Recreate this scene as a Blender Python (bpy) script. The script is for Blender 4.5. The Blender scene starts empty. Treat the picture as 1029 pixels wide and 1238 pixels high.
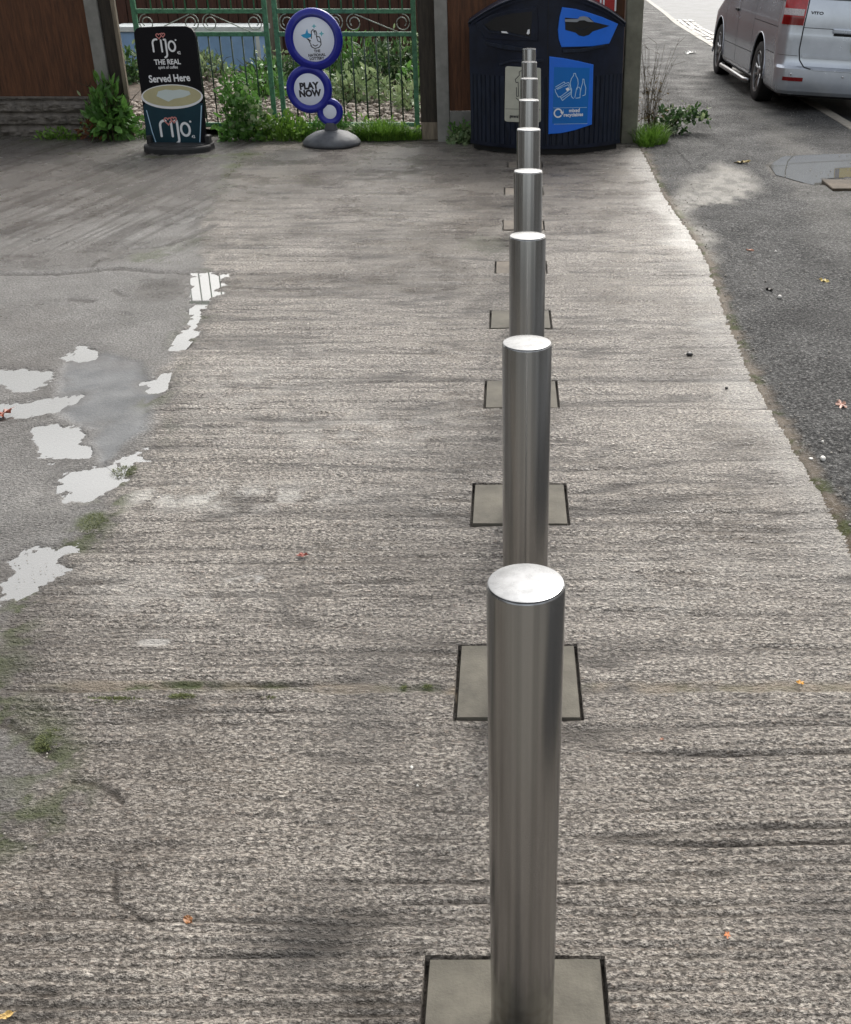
import bpy, bmesh, math, random
import numpy as np
from mathutils import Matrix, Vector
R = math.radians
random.seed(7); rng = np.random.default_rng(7)
sc = bpy.context.scene

# ------------------------------------------------------------------ camera
FPX, PITCH, CH, PX, PY = 1334.5, .4971, 1.7584, 616., 646.
cam = bpy.data.cameras.new('camera'); camo = bpy.data.objects.new('camera', cam)
sc.collection.objects.link(camo); sc.camera = camo
camo.location = (0, 0, CH); camo.rotation_euler = (math.pi/2-PITCH, 0, 0)
cam.lens = 36*FPX/1238; cam.sensor_width = 36; cam.sensor_fit = 'AUTO'
cam.shift_x = -(PX-514.5)/1238; cam.shift_y = (PY-619)/1238
cam.clip_end = 500; cam.clip_start = .05

# ------------------------------------------------------------------ sky + sun (overcast, brighter ahead)
SUN_EL, SUN_AZ = 44, 16            # degrees; azimuth from +Y towards +X
w = bpy.data.worlds.new('World'); sc.world = w; w.use_nodes = True
nt = w.node_tree; nt.nodes.clear()
sky = nt.nodes.new('ShaderNodeTexSky'); sky.sky_type = 'NISHITA'; sky.sun_disc = False
sky.sun_elevation = R(SUN_EL); sky.sun_rotation = R(SUN_AZ)
sky.air_density = 1.6; sky.dust_density = 6.0; sky.ozone_density = 1.0
hs = nt.nodes.new('ShaderNodeHueSaturation'); hs.inputs['Saturation'].default_value = .28; hs.inputs['Value'].default_value = 1.0
tc = nt.nodes.new('ShaderNodeTexCoord'); mp = nt.nodes.new('ShaderNodeMapping'); mp.inputs['Scale'].default_value = (1, 1, 3)
nz = nt.nodes.new('ShaderNodeTexNoise'); nz.inputs['Scale'].default_value = 1.6; nz.inputs['Detail'].default_value = 6
rmp = nt.nodes.new('ShaderNodeMapRange'); rmp.inputs['From Min'].default_value = .35; rmp.inputs['From Max'].default_value = .65
rmp.inputs['To Min'].default_value = .75; rmp.inputs['To Max'].default_value = 1.5
mul = nt.nodes.new('ShaderNodeVectorMath'); mul.operation = 'SCALE'
bg = nt.nodes.new('ShaderNodeBackground'); bg.inputs['Strength'].default_value = .15
out = nt.nodes.new('ShaderNodeOutputWorld')
L = nt.links.new
L(sky.outputs[0], hs.inputs['Color']); L(tc.outputs['Generated'], mp.inputs[0]); L(mp.outputs[0], nz.inputs['Vector'])
L(nz.outputs['Fac'], rmp.inputs['Value']); L(hs.outputs[0], mul.inputs[0]); L(rmp.outputs[0], mul.inputs['Scale'])
mn = nt.nodes.new('ShaderNodeVectorMath'); mn.operation = 'MINIMUM'; mn.inputs[1].default_value = (38.0, 38.3, 38.8)   # cloud cover softens the glow round the sun
L(mul.outputs[0], mn.inputs[0]); L(mn.outputs[0], bg.inputs['Color']); L(bg.outputs[0], out.inputs[0])
sl = bpy.data.lights.new('sun', 'SUN'); sl.energy = 1.5; sl.angle = R(12); sl.color = (1, .94, .86)
so = bpy.data.objects.new('sun', sl); sc.collection.objects.link(so)
so.rotation_euler = (R(-(90-SUN_EL)), 0, R(-SUN_AZ))
sc.view_settings.view_transform = 'Standard'; sc.view_settings.look = 'None'
sc.view_settings.gamma = 1; sc.view_settings.use_curve_mapping = False
sc.view_settings.exposure = .52

# ------------------------------------------------------------------ photo measuring helpers (pixel of the photo -> real place)
_F = np.array([0, math.cos(PITCH), -math.sin(PITCH)]); _U = np.array([0, math.sin(PITCH), math.cos(PITCH)])
def ray(x, y): return FPX*_F+(x-PX)*np.array([1., 0, 0])-(y-PY)*_U
def gp(x, y, z=0.):
    d = ray(x, y); p = np.array([0, 0, CH])+d*((z-CH)/d[2]); return (p[0], p[1])
def at(x, y, Y):
    d = ray(x, y); p = np.array([0, 0, CH])+d*(Y/d[1]); return (p[0], p[2])
class VPlane:            # vertical plane through two ground points; gives (u along, v = height)
    def __init__(s, a, b, lean=0.):
        s.a = np.array([a[0], a[1], 0.]); d = np.array([b[0]-a[0], b[1]-a[1], 0.]); s.len = np.linalg.norm(d); s.u = d/s.len
        s.n = np.array([s.u[1], -s.u[0], 0.])      # towards the viewer
        s.v = np.array([0, 0, 1.])-s.n*lean; s.v /= np.linalg.norm(s.v); s.n = np.cross(s.u, s.v)
    def uv(s, x, y):
        d = ray(x, y); o = np.array([0, 0, CH]); t = ((s.a-o)@s.n)/(d@s.n); p = o+d*t-s.a
        return (p@s.u, p@s.v)
    def mat(s, off=0.):
        p = s.a+s.n*off
        return Matrix(((s.u[0], s.v[0], s.n[0], p[0]), (s.u[1], s.v[1], s.n[1], p[1]), (s.u[2], s.v[2], s.n[2], p[2]), (0, 0, 0, 1)))

# ------------------------------------------------------------------ numpy noise
def _h(ix, iy, seed):
    n = (ix.astype(np.int64)*374761393+iy.astype(np.int64)*668265263+seed*1442695041) & 0xFFFFFFFF
    n = ((n ^ (n >> 13))*1274126177) & 0xFFFFFFFF
    return ((n ^ (n >> 16)) & 0xFFFFFF)/float(0xFFFFFF)
def vn(x, y, seed=0):
    x = np.asarray(x, float); y = np.asarray(y, float)
    ix = np.floor(x); iy = np.floor(y); fx = x-ix; fy = y-iy; fx = fx*fx*(3-2*fx); fy = fy*fy*(3-2*fy)
    a = _h(ix, iy, seed); b = _h(ix+1, iy, seed); c = _h(ix, iy+1, seed); d = _h(ix+1, iy+1, seed)
    return (a*(1-fx)+b*fx)*(1-fy)+(c*(1-fx)+d*fx)*fy
def fbm(x, y, o=4, seed=0):
    s = 0; a = .5; t = 0
    for k in range(o):
        s = s+a*vn(x, y, seed+k*17); t += a; x = x*2.03; y = y*2.03; a *= .5
    return s/t
def sstep(a, b, x):
    t = np.clip((x-a)/(b-a), 0, 1); return t*t*(3-2*t)
def seg_d(X, Y, pts):
    d = np.full(X.shape, 1e9)
    for (x0, y0), (x1, y1) in zip(pts[:-1], pts[1:]):
        dx, dy = x1-x0, y1-y0; t = np.clip(((X-x0)*dx+(Y-y0)*dy)/(dx*dx+dy*dy+1e-12), 0, 1)
        d = np.minimum(d, np.hypot(X-x0-t*dx, Y-y0-t*dy))
    return d
def poly_sd(X, Y, pts):      # > 0 inside
    ins = np.zeros(X.shape, bool); n = len(pts)
    for i in range(n):
        x0, y0 = pts[i]; x1, y1 = pts[(i+1) % n]
        c = ((y0 > Y) != (y1 > Y)) & (X < (x1-x0)*(Y-y0)/(y1-y0+1e-12)+x0); ins ^= c
    d = seg_d(X, Y, list(pts)+[pts[0]])
    return np.where(ins, d, -d)

# ------------------------------------------------------------------ object helpers
def tag(o, label=None, cat=None, group=None, kind=None):
    if label: o['label'] = label
    if cat: o['category'] = cat
    if group: o['group'] = group
    if kind: o['kind'] = kind
    return o
def thing(name, label, cat, loc=(0, 0, 0), rot=(0, 0, 0), group=None):
    o = bpy.data.objects.new(name, None); sc.collection.objects.link(o)
    o.location = loc; o.rotation_euler = rot; o.empty_display_size = .1
    return tag(o, label, cat, group)
def obj(name, me, mat=None, parent=None, smooth=False):
    o = bpy.data.objects.new(name, me); sc.collection.objects.link(o)
    if mat is not None: me.materials.append(mat)
    if smooth: me.shade_smooth()
    if parent is not None: o.parent = parent
    return o
def grid_mesh(name, P):      # P: (ny, nx, 3)
    ny, nx = P.shape[:2]; me = bpy.data.meshes.new(name)
    me.vertices.add(nx*ny); me.vertices.foreach_set('co', P.reshape(-1).astype(np.float32))
    j, i = np.meshgrid(np.arange(ny-1), np.arange(nx-1), indexing='ij'); a = (j*nx+i).ravel()
    q = np.stack([a, a+1, a+nx+1, a+nx], 1).ravel().astype(np.int32); n = len(a)
    me.loops.add(4*n); me.loops.foreach_set('vertex_index', q)
    me.polygons.add(n); me.polygons.foreach_set('loop_start', np.arange(0, 4*n, 4, dtype=np.int32))
    me.update(calc_edges=True); me.shade_smooth(); return me
def raw_mesh(name, V, F, col=None):
    me = bpy.data.meshes.new(name); me.from_pydata([tuple(v) for v in V], [], [tuple(f) for f in F]); me.update()
    if col is not None:
        a = me.color_attributes.new('tint', 'FLOAT_COLOR', 'POINT')
        a.data.foreach_set('color', np.asarray(col, np.float32).ravel())
    return me
class B:                     # collects shapes into one mesh
    def __init__(s): s.bm = bmesh.new()
    def box(s, x0, x1, y0, y1, z0, z1, bev=0., M=None):
        r = bmesh.ops.create_cube(s.bm, size=1); vs = r['verts']
        T = Matrix.Translation(((x0+x1)/2, (y0+y1)/2, (z0+z1)/2)) @ Matrix.Diagonal((x1-x0, y1-y0, z1-z0, 1))
        bmesh.ops.transform(s.bm, matrix=T, verts=vs)
        if bev:
            es = list({e for v in vs for e in v.link_edges})
            r = bmesh.ops.bevel(s.bm, geom=es, offset=bev, segments=2, affect='EDGES', profile=.5); vs = list({v for f in r['faces'] for v in f.verts} | set(v for v in vs if v.is_valid))
        if M is not None: bmesh.ops.transform(s.bm, matrix=M, verts=vs)
        return s
    def lathe(s, prof, n=32, M=None, sx=1, sy=1, cap=True):
        rings = []; vs = []
        for r, h in prof:
            ring = [s.bm.verts.new((r*math.cos(2*math.pi*k/n)*sx, r*math.sin(2*math.pi*k/n)*sy, h)) for k in range(n)]
            rings.append(ring); vs += ring
        for a, b in zip(rings[:-1], rings[1:]):
            for k in range(n): s.bm.faces.new((a[k], a[(k+1) % n], b[(k+1) % n], b[k]))
        if cap:
            s.bm.faces.new(rings[0][::-1]); s.bm.faces.new(rings[-1])
        if M is not None: bmesh.ops.transform(s.bm, matrix=M, verts=vs)
        return s
    def tube(s, pts, r, n=8, taper=None):
        pts = [Vector(p) for p in pts]; rings = []
        for i, p in enumerate(pts):
            t = (pts[min(i+1, len(pts)-1)]-pts[max(i-1, 0)]).normalized()
            a = t.cross(Vector((0, 0, 1)))
            if a.length < .05: a = t.cross(Vector((1, 0, 0)))
            a.normalize(); b = t.cross(a); rr = r if taper is None else r*(1+(taper-1)*i/(len(pts)-1))
            rings.append([s.bm.verts.new(p+(a*math.cos(2*math.pi*k/n)+b*math.sin(2*math.pi*k/n))*rr) for k in range(n)])
        for a, b in zip(rings[:-1], rings[1:]):
            for k in range(n): s.bm.faces.new((a[k], b[k], b[(k+1) % n], a[(k+1) % n]))
        s.bm.faces.new(rings[0]); s.bm.faces.new(rings[-1][::-1]); return s
    def prism(s, pts, h0, h1, M=None, bev=0.):      # polygon in (u,v), thickness along n
        vs = [s.bm.verts.new((p[0], p[1], h0)) for p in pts]; f = s.bm.faces.new(vs)
        r = bmesh.ops.extrude_face_region(s.bm, geom=[f]); nv = [g for g in r['geom'] if isinstance(g, bmesh.types.BMVert)]
        for v in nv: v.co.z = h1
        vs = vs+nv
        if bev:
            top = [g for g in r['geom'] if isinstance(g, bmesh.types.BMEdge)]
            rr = bmesh.ops.bevel(s.bm, geom=top, offset=bev, segments=2, affect='EDGES', profile=.5)
            vs = list({v for f in rr['faces'] for v in f.verts} | {v for v in vs if v.is_valid})
        if M is not None: bmesh.ops.transform(s.bm, matrix=M, verts=vs)
        return s
    def stroke(s, pts, wd, h0, h1, M=None, n=8, closed=False):   # flat rounded pen stroke
        if closed: pts = list(pts)+[pts[0]]
        for k, ((x0, y0), (x1, y1)) in enumerate(zip(pts[:-1], pts[1:])):
            d = math.hypot(x1-x0, y1-y0)
            if d < 1e-6: continue
            a = math.atan2(y1-y0, x1-x0); o = []
            for q in range(n+1): t = a+math.pi/2+math.pi*q/n; o.append((x0+wd/2*math.cos(t), y0+wd/2*math.sin(t)))
            for q in range(n+1): t = a-math.pi/2+math.pi*q/n; o.append((x1+wd/2*math.cos(t), y1+wd/2*math.sin(t)))
            s.prism(o, h0, h1+k*2e-6, M)
        return s
    def done(s, name, mat=None, parent=None, smooth=False, auto=None, inv=None):
        bmesh.ops.recalc_face_normals(s.bm, faces=s.bm.faces[:])
        me = bpy.data.meshes.new(name); s.bm.to_mesh(me); s.bm.free()
        if inv is not None: me.transform(inv)
        o = obj(name, me, mat, parent, smooth)
        if auto: 
            me.shade_smooth(); me.set_sharp_from_angle(angle=R(auto))
        return o
def text(body, size, M, mat, parent, name='lettering', ext=.001, align='CENTER', sx=1., bold=0.):
    cu = bpy.data.curves.new(name, 'FONT'); cu.body = body; cu.size = size; cu.extrude = ext; cu.align_x = align; cu.offset = bold
    cu.resolution_u = 3; cu.space_line = .85
    t = bpy.data.objects.new(name, cu); sc.collection.objects.link(t); bpy.context.view_layer.update()
    me = bpy.data.meshes.new_from_object(t.evaluated_get(bpy.context.evaluated_depsgraph_get()))
    bpy.data.objects.remove(t); me.transform(M @ Matrix.Diagonal((sx, 1, 1, 1))); me.materials.clear()
    return obj(name, me, mat, parent)
def arc(cx, cy, r, a0, a1, n=14, ry=None):
    return [(cx+r*math.cos(R(a0+(a1-a0)*k/n)), cy+(ry or r)*math.sin(R(a0+(a1-a0)*k/n))) for k in range(n+1)]
def rrect(x0, x1, y0, y1, r, n=6):
    return arc(x1-r, y1-r, r, 0, 90, n)+arc(x0+r, y1-r, r, 90, 180, n)+arc(x0+r, y0+r, r, 180, 270, n)+arc(x1-r, y0+r, r, 270, 360, n)

# ------------------------------------------------------------------ materials
def new_mat(name):
    m = bpy.data.materials.new(name); m.use_nodes = True; t = m.node_tree
    return m, t, t.nodes['Principled BSDF']
def N(t, typ, **k):
    n = t.nodes.new(typ)
    for a, v in k.items():
        if a.startswith('_'): setattr(n, a[1:], v)
        else: n.inputs[a.replace('__', ' ')].default_value = v
    return n
def pmat(name, col, rough=.5, metal=0., spec=.5, nscale=0, var=.15, bump=0., bscale=60., rvar=0., coat=0., stretch=(1, 1, 1)):
    m, t, p = new_mat(name); p.inputs['Roughness'].default_value = rough; p.inputs['Metallic'].default_value = metal
    p.inputs['Specular IOR Level'].default_value = spec; p.inputs['Coat Weight'].default_value = coat; p.inputs['Coat Roughness'].default_value = .08
    p.inputs['Base Color'].default_value = (*col, 1)
    if nscale or bump:
        tc = N(t, 'ShaderNodeTexCoord'); mp = N(t, 'ShaderNodeMapping', Scale=stretch); t.links.new(tc.outputs['Object'], mp.inputs[0])
    if nscale:
        n = N(t, 'ShaderNodeTexNoise', Scale=nscale, Detail=6., Roughness=.65); t.links.new(mp.outputs[0], n.inputs['Vector'])
        r = N(t, 'ShaderNodeValToRGB'); r.color_ramp.elements[0].position = .3; r.color_ramp.elements[1].position = .7
        r.color_ramp.elements[0].color = (*[c*(1-var) for c in col], 1); r.color_ramp.elements[1].color = (*[min(1, c*(1+var)) for c in col], 1)
        t.links.new(n.outputs['Fac'], r.inputs[0]); t.links.new(r.outputs[0], p.inputs['Base Color'])
        if rvar:
            q = N(t, 'ShaderNodeMapRange'); q.inputs['To Min'].default_value = max(.02, rough-rvar); q.inputs['To Max'].default_value = rough+rvar
            t.links.new(n.outputs['Fac'], q.inputs['Value']); t.links.new(q.outputs[0], p.inputs['Roughness'])
    if bump:
        n = N(t, 'ShaderNodeTexNoise', Scale=bscale, Detail=5., Roughness=.6); t.links.new(mp.outputs[0], n.inputs['Vector'])
        b = N(t, 'ShaderNodeBump', Distance=bump, Strength=1.); t.links.new(n.outputs['Fac'], b.inputs['Height']); t.links.new(b.outputs[0], p.inputs['Normal'])
    return m
def leaf_mat(name, c0, c1, rough=.45):
    m, t, p = new_mat(name); a = N(t, 'ShaderNodeAttribute'); a.attribute_name = 'tint'
    mx = N(t, 'ShaderNodeMix', _data_type='RGBA'); mx.inputs[6].default_value = (*c0, 1); mx.inputs[7].default_value = (*c1, 1)
    t.links.new(a.outputs['Fac'], mx.inputs[0]); t.links.new(mx.outputs[2], p.inputs['Base Color']); p.inputs['Roughness'].default_value = rough
    tr = N(t, 'ShaderNodeBsdfTranslucent'); t.links.new(mx.outputs[2], tr.inputs[0]); ms = N(t, 'ShaderNodeMixShader', Fac=.3)
    t.links.new(p.outputs[0], ms.inputs[1]); t.links.new(tr.outputs[0], ms.inputs[2]); t.links.new(ms.outputs[0], t.nodes['Material Output'].inputs[0])
    return m

def ground_mat(name, kind):
    """worn wet concrete / tarmac. Vertex masks: m1 = (moss, stain, smooth, yard) m2 = (pale, wet, groove, sand)"""
    m, t, p = new_mat(name); lk = t.links.new
    tc = N(t, 'ShaderNodeTexCoord'); O = tc.outputs['Object']
    a1 = N(t, 'ShaderNodeAttribute'); a1.attribute_name = 'm1'; a2 = N(t, 'ShaderNodeAttribute'); a2.attribute_name = 'm2'
    s1 = N(t, 'ShaderNodeSeparateColor'); s2 = N(t, 'ShaderNodeSeparateColor'); lk(a1.outputs['Color'], s1.inputs[0]); lk(a2.outputs['Color'], s2.inputs[0])
    moss, stain, smooth, yard = s1.outputs[0], s1.outputs[1], s1.outputs[2], a1.outputs['Alpha']
    pale, wet, groove, sand = s2.outputs[0], s2.outputs[1], s2.outputs[2], a2.outputs['Alpha']
    def mth(op, a, b=None, c=None, clamp=False):
        n = N(t, 'ShaderNodeMath', _operation=op); n.use_clamp = clamp
        for i, v in enumerate((a, b, c)):
            if v is None: continue
            if isinstance(v, (int, float)): n.inputs[i].default_value = v
            else: lk(v, n.inputs[i])
        return n.outputs[0]
    def mix(f, a, b):
        n = N(t, 'ShaderNodeMix', _data_type='RGBA')
        for i, v in ((0, f), (6, a), (7, b)):
            if isinstance(v, (int, float)): n.inputs[i].default_value = v
            elif isinstance(v, tuple): n.inputs[i].default_value = (*v, 1)
            else: lk(v, n.inputs[i])
        return n.outputs[2]
    def rng_(v, a, b, c=0., d=1.):
        n = N(t, 'ShaderNodeMapRange'); lk(v, n.inputs[0])
        for i, x in enumerate((a, b, c, d)): n.inputs[i+1].default_value = x
        return n.outputs[0]
    def noise(s, det=4., rough=.6, vec=None, dist=0.):
        n = N(t, 'ShaderNodeTexNoise', Scale=s, Detail=det, Roughness=rough, Distortion=dist); lk(vec or O, n.inputs['Vector']); return n.outputs['Fac']
    wv = N(t, 'ShaderNodeTexNoise', Scale=70., Detail=2.); lk(O, wv.inputs['Vector'])
    wm = N(t, 'ShaderNodeVectorMath', _operation='MULTIPLY_ADD'); lk(wv.outputs['Color'], wm.inputs[0]); wm.inputs[1].default_value = (.008, .008, .008); st_m = N(t, 'ShaderNodeMapping', Scale=(.62, 1., 1.) if kind == 'concrete' else (1, 1, 1)); lk(O, st_m.inputs[0]); lk(st_m.outputs[0], wm.inputs[2])
    if kind == 'concrete': sc1, sc2 = 105., 240.
    else: sc1, sc2 = 120., 260.
    v1 = N(t, 'ShaderNodeTexVoronoi', Scale=sc1, Randomness=1.); lk(wm.outputs[0], v1.inputs['Vector'])
    v2 = N(t, 'ShaderNodeTexVoronoi', Scale=sc2, Randomness=1.); lk(wm.outputs[0], v2.inputs['Vector'])
    c1 = N(t, 'ShaderNodeSeparateColor'); lk(v1.outputs['Color'], c1.inputs[0])
    c2 = N(t, 'ShaderNodeSeparateColor'); lk(v2.outputs['Color'], c2.inputs[0])
    big = noise(1.1, 5.); mid = noise(7., 5.); fine = noise(260., 3.)
    dome = rng_(v1.outputs['Distance'], .1, .62, 1., 0.)
    dome2 = rng_(v2.outputs['Distance'], .1, .65, 1., 0.)
    gm = N(t, 'ShaderNodeMapping', Scale=(.72, 1., 1.) if kind == 'concrete' else (1, 1, 1)); lk(O, gm.inputs[0]); grain = noise(125. if kind == 'concrete' else 70., 6., .66, gm.outputs[0], .0)
    keep = rng_(c1.outputs[1], .25, .4)                      # only some cells carry a stone that sticks out
    dk = mth('MULTIPLY', dome, keep)
    if kind == 'concrete':
        cem = mix(rng_(big, .35, .65), (.54, .475, .405), (.47, .425, .375))
        st = mix(c1.outputs[0], (.14, .115, .09), (.78, .71, .63)); st = mix(rng_(c1.outputs[2], .8, .9, 0, .6), st, (.30, .19, .12))
        col = mix(mth('MULTIPLY', rng_(dk, .2, .45), .8), cem, st)
        st2 = mix(c2.outputs[0], (.12, .10, .085), (.56, .53, .49)); col = mix(.3, col, st2)
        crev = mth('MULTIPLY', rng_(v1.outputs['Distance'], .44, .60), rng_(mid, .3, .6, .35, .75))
        col = mix(crev, col, (.06, .052, .046))  # darker colour between the stones imitates crevice shade
        col = mix(rng_(grain, .465, .40, 0., .78), col, (.045, .038, .032)); col = mix(rng_(grain, .53, .63, 0., .60), col, (.82, .74, .645)); col = mix(rng_(noise(210., 2., .5, gm.outputs[0]),  .43, .36, 0., .80), col, (.035, .03, .025))  # last mix: dark specks painted as the small shadows of stones
        flat_ = mix(rng_(mid, .3, .7), (.13, .127, .123), (.215, .21, .203)); flat_ = mix(rng_(grain, .49, .40, 0., .8), flat_, (.05, .047, .044)); flat_ = mix(rng_(grain, .55, .66, 0., .55), flat_, (.40, .39, .37))
        col = mix(mth('MULTIPLY', yard, .85), col, flat_)
        col = mix(mth('MULTIPLY', groove, .85), col, (.045, .038, .032))  # joints and cracks, plus ridge-trough shade put into the colour
        col = mix(mth('MULTIPLY', smooth, .9), col, mix(rng_(mid, .35, .65), (.072, .077, .082), (.12, .125, .13)))
        col = mix(mth('MULTIPLY', pale, .75), col, (.56, .54, .50))
        col = mix(mth('MULTIPLY', sand, .75), col, mix(fine, (.20, .155, .105), (.36, .30, .22)))
        col = mix(mth('MULTIPLY', stain, .85), col, (.07, .063, .057))
        col = mix(mth('MULTIPLY', wet, .45), col, (.085, .068, .055))
        rg = rng_(noise(2.3, 5.), .35, .65, .26, .55)
    else:
        cem = mix(rng_(big, .35, .65), (.024, .024, .027), (.043, .043, .045))
        st = mix(c1.outputs[0], (.03, .03, .033), (.20, .195, .19)); col = mix(mth('MULTIPLY', rng_(dk, .2, .5), .6), cem, st)
        st2 = mix(c2.outputs[0], (.03, .03, .03), (.20, .20, .19)); col = mix(.4, col, st2)
        crev = rng_(v1.outputs['Distance'], .46, .66, 0., .6); col = mix(crev, col, (.02, .02, .02)); col = mix(rng_(grain, .49, .42, 0., .9), col, (.009, .009, .010)); col = mix(rng_(grain, .55, .63, 0., .8), col, (.22, .217, .21))
        col = mix(mth('MULTIPLY', pale, .8), col, (.42, .40, .36))
        col = mix(mth('MULTIPLY', sand, .8), col, (.17, .13, .09))
        col = mix(mth('MULTIPLY', stain, .6), col, (.03, .03, .03))
        rg = rng_(noise(2.3, 5.), .35, .65, .48, .75)
    rg = mth('SUBTRACT', rg, mth('MULTIPLY', wet, .16 if kind == 'concrete' else .02)); rg = mth('ADD', rg, mth('MULTIPLY', moss, .3)); rg = mth('MAXIMUM', rg, .12)
    rg = mth('ADD', rg, mth('MULTIPLY', smooth, .35))
    lk(rg, p.inputs['Roughness']); p.inputs['Specular IOR Level'].default_value = .42 if kind == 'concrete' else .05
    sm_ = N(t, 'ShaderNodeMapping', Scale=(38, 150, 60)); lk(O, sm_.inputs[0]); strk = noise(1., 3., .6, sm_.outputs[0])
    col = mix(moss, col, mix(noise(120., 3.), (.025, .035, .012), (.10, .12, .035)))
    lk(col, p.inputs['Base Color'])
    h = mth('ADD', mth('MULTIPLY', dk, .45), mth('MULTIPLY', dome2, .25)); h = mth('ADD', h, mth('MULTIPLY', fine, .18)); h = mth('ADD', h, mth('MULTIPLY', noise(45., 3.), .45)); h = mth('ADD', h, mth('MULTIPLY', grain, 1.5)); h = mth('ADD', h, mth('MULTIPLY', strk, .5)) if kind == 'concrete' else h
    amp = mth('SUBTRACT', 1., mth('MULTIPLY', smooth, .86))
    amp = mth('MULTIPLY', amp, mth('SUBTRACT', 1., mth('MULTIPLY', yard, .2)))
    amp = mth('MULTIPLY', amp, mth('SUBTRACT', 1., mth('MULTIPLY', pale, .45)))
    b = N(t, 'ShaderNodeBump', Distance=.0125 if kind == 'concrete' else .0055, Strength=1.); lk(mth('MULTIPLY', h, amp), b.inputs['Height'])
    lk(b.outputs[0], p.inputs['Normal'])
    return m

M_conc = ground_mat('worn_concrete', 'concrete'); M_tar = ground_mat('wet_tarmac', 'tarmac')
M_pad = pmat('mortar', (.115, .106, .086), .75, spec=.2, nscale=9, var=.35, bump=.0012, bscale=160, rvar=.1)
M_padold = pmat('old_mortar', (.15, .13, .107), .75, spec=.2, nscale=9, var=.35, bump=.002, bscale=120, rvar=.1)
M_stone = pmat('gravel_board', (.13, .115, .10), .75, nscale=14, var=.45, bump=.012, bscale=22)
M_post = pmat('concrete_post', (.23, .225, .205), .8, nscale=6, var=.25, bump=.002, bscale=90)
M_post2 = pmat('mossy_concrete_post', (.175, .17, .13), .85, nscale=5, var=.35, bump=.003, bscale=80)
M_wood = pmat('brown_boards', (.095, .036, .014), .72, nscale=5, var=.5, bump=.003, bscale=14, stretch=(9, 9, .8))
M_woodr = pmat('red_brown_boards', (.07, .028, .016), .75, nscale=5, var=.4, bump=.003, bscale=14, stretch=(9, 9, .8))
M_dark = pmat('dark_timber', (.035, .028, .02), .8, nscale=6, var=.5, bump=.004, bscale=20, stretch=(6, 6, .7))
M_pale = pmat('weathered_timber', (.20, .165, .12), .8, nscale=6, var=.4, bump=.003, bscale=20, stretch=(6, 6, .7))
M_green = pmat('green_paint', (.06, .19, .10), .45, nscale=30, var=.45, bump=.001, bscale=140)
M_gpale = pmat('pale_scroll_paint', (.33, .36, .30), .5, nscale=40, var=.5)
M_gdark = pmat('dark_green_paint', (.015, .045, .025), .5, nscale=30, var=.4)
M_bin = pmat('navy_plastic', (.006, .010, .024), .38, spec=.3, nscale=7, var=.4, bump=.0006, bscale=220, rvar=.1)
M_binrib = pmat('scuffed_navy_plastic', (.010, .015, .029), .45, spec=.3, nscale=9, var=.5, rvar=.12, stretch=(4, 4, .6))
M_black = pmat('black_void', (.004, .004, .005), .6)
M_rub = pmat('black_rubber', (.018, .018, .019), .62, nscale=12, var=.4, bump=.0015, bscale=60)
M_greyrub = pmat('grey_rubber', (.085, .09, .10), .6, nscale=9, var=.35, bump=.006, bscale=14)
M_blue = pmat('blue_plastic', (.010, .15, .72), .32, nscale=5, var=.08, rvar=.06)
M_poster = pmat('blue_poster', (.008, .15, .50), .35, spec=.3)
M_white = pmat('white_print', (.84, .85, .87), .4)
M_lblue = pmat('light_blue_print', (.42, .62, .80), .4)
M_cream = pmat('cream_label', (.50, .50, .42), .45, nscale=8, var=.12)
M_signblk = pmat('black_sign_face', (.005, .005, .008), .4, spec=.2)
M_teal = pmat('cup_print', (.012, .042, .060), .4, spec=.25, nscale=3, var=.25)
M_foam = pmat('latte_print', (.50, .46, .27), .35, nscale=6, var=.1)
M_foamw = pmat('milk_print', (.62, .70, .68), .35)
M_red = pmat('red_print', (.55, .05, .045), .35)
M_pink = pmat('pink_print', (.62, .24, .22), .35)
M_lott = pmat('royal_blue_plastic', (.010, .016, .27), .30, spec=.35, coat=.3, nscale=4, var=.1)
M_face = pmat('white_sign_face', (.78, .83, .93), .35)
M_ink = pmat('black_print', (.012, .012, .02), .4)
M_cyan = pmat('cyan_print', (.02, .33, .62), .35); M_cyan2 = pmat('pale_cyan_print', (.16, .52, .60), .35)
M_redsign = pmat('red_sign', (.42, .02, .02), .35)
M_paint = pmat('silver_paint', (.58, .62, .68), .26, metal=.55, coat=.5, nscale=2.6, var=.12, rvar=.06)
M_side = M_paint
M_seam = pmat('panel_gap', (.006, .006, .007), .7)
M_glass = pmat('dark_glass', (.010, .012, .014), .06, spec=.8)
M_lampr = pmat('red_lens', (.42, .006, .010), .14, coat=.5, nscale=30, var=.2)
M_lampd = pmat('deep_red_lens', (.20, .004, .006), .14, coat=.5)
M_lampw = pmat('clear_lens', (.55, .50, .50), .18, nscale=60, var=.3)
M_tyre = pmat('tyre', (.014, .014, .015), .75, nscale=20, var=.4)
M_rim = pmat('alloy', (.34, .345, .35), .3, metal=.85, nscale=8, var=.2)
M_chrome = pmat('bright_trim', (.6, .6, .62), .2, metal=.9)
M_kerb = pmat('kerb_stone', (.17, .155, .13), .6, nscale=11, var=.3, bump=.003, bscale=70)
M_road = pmat('wet_road', (.12, .125, .13), .6, spec=.2, nscale=2.2, var=.4, bump=.006, bscale=60, rvar=.1)
M_soil = pmat('soil', (.075, .055, .038), .9, nscale=12, var=.5, bump=.02, bscale=25)
M_rubble = pmat('pale_rubble', (.30, .26, .22), .85, nscale=14, var=.5)
M_paleblue = pmat('pale_blue_board', (.26, .42, .66), .45, nscale=3, var=.18)
M_sheet = pmat('white_sheeting', (.62, .66, .66), .35, nscale=4, var=.2)
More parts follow.
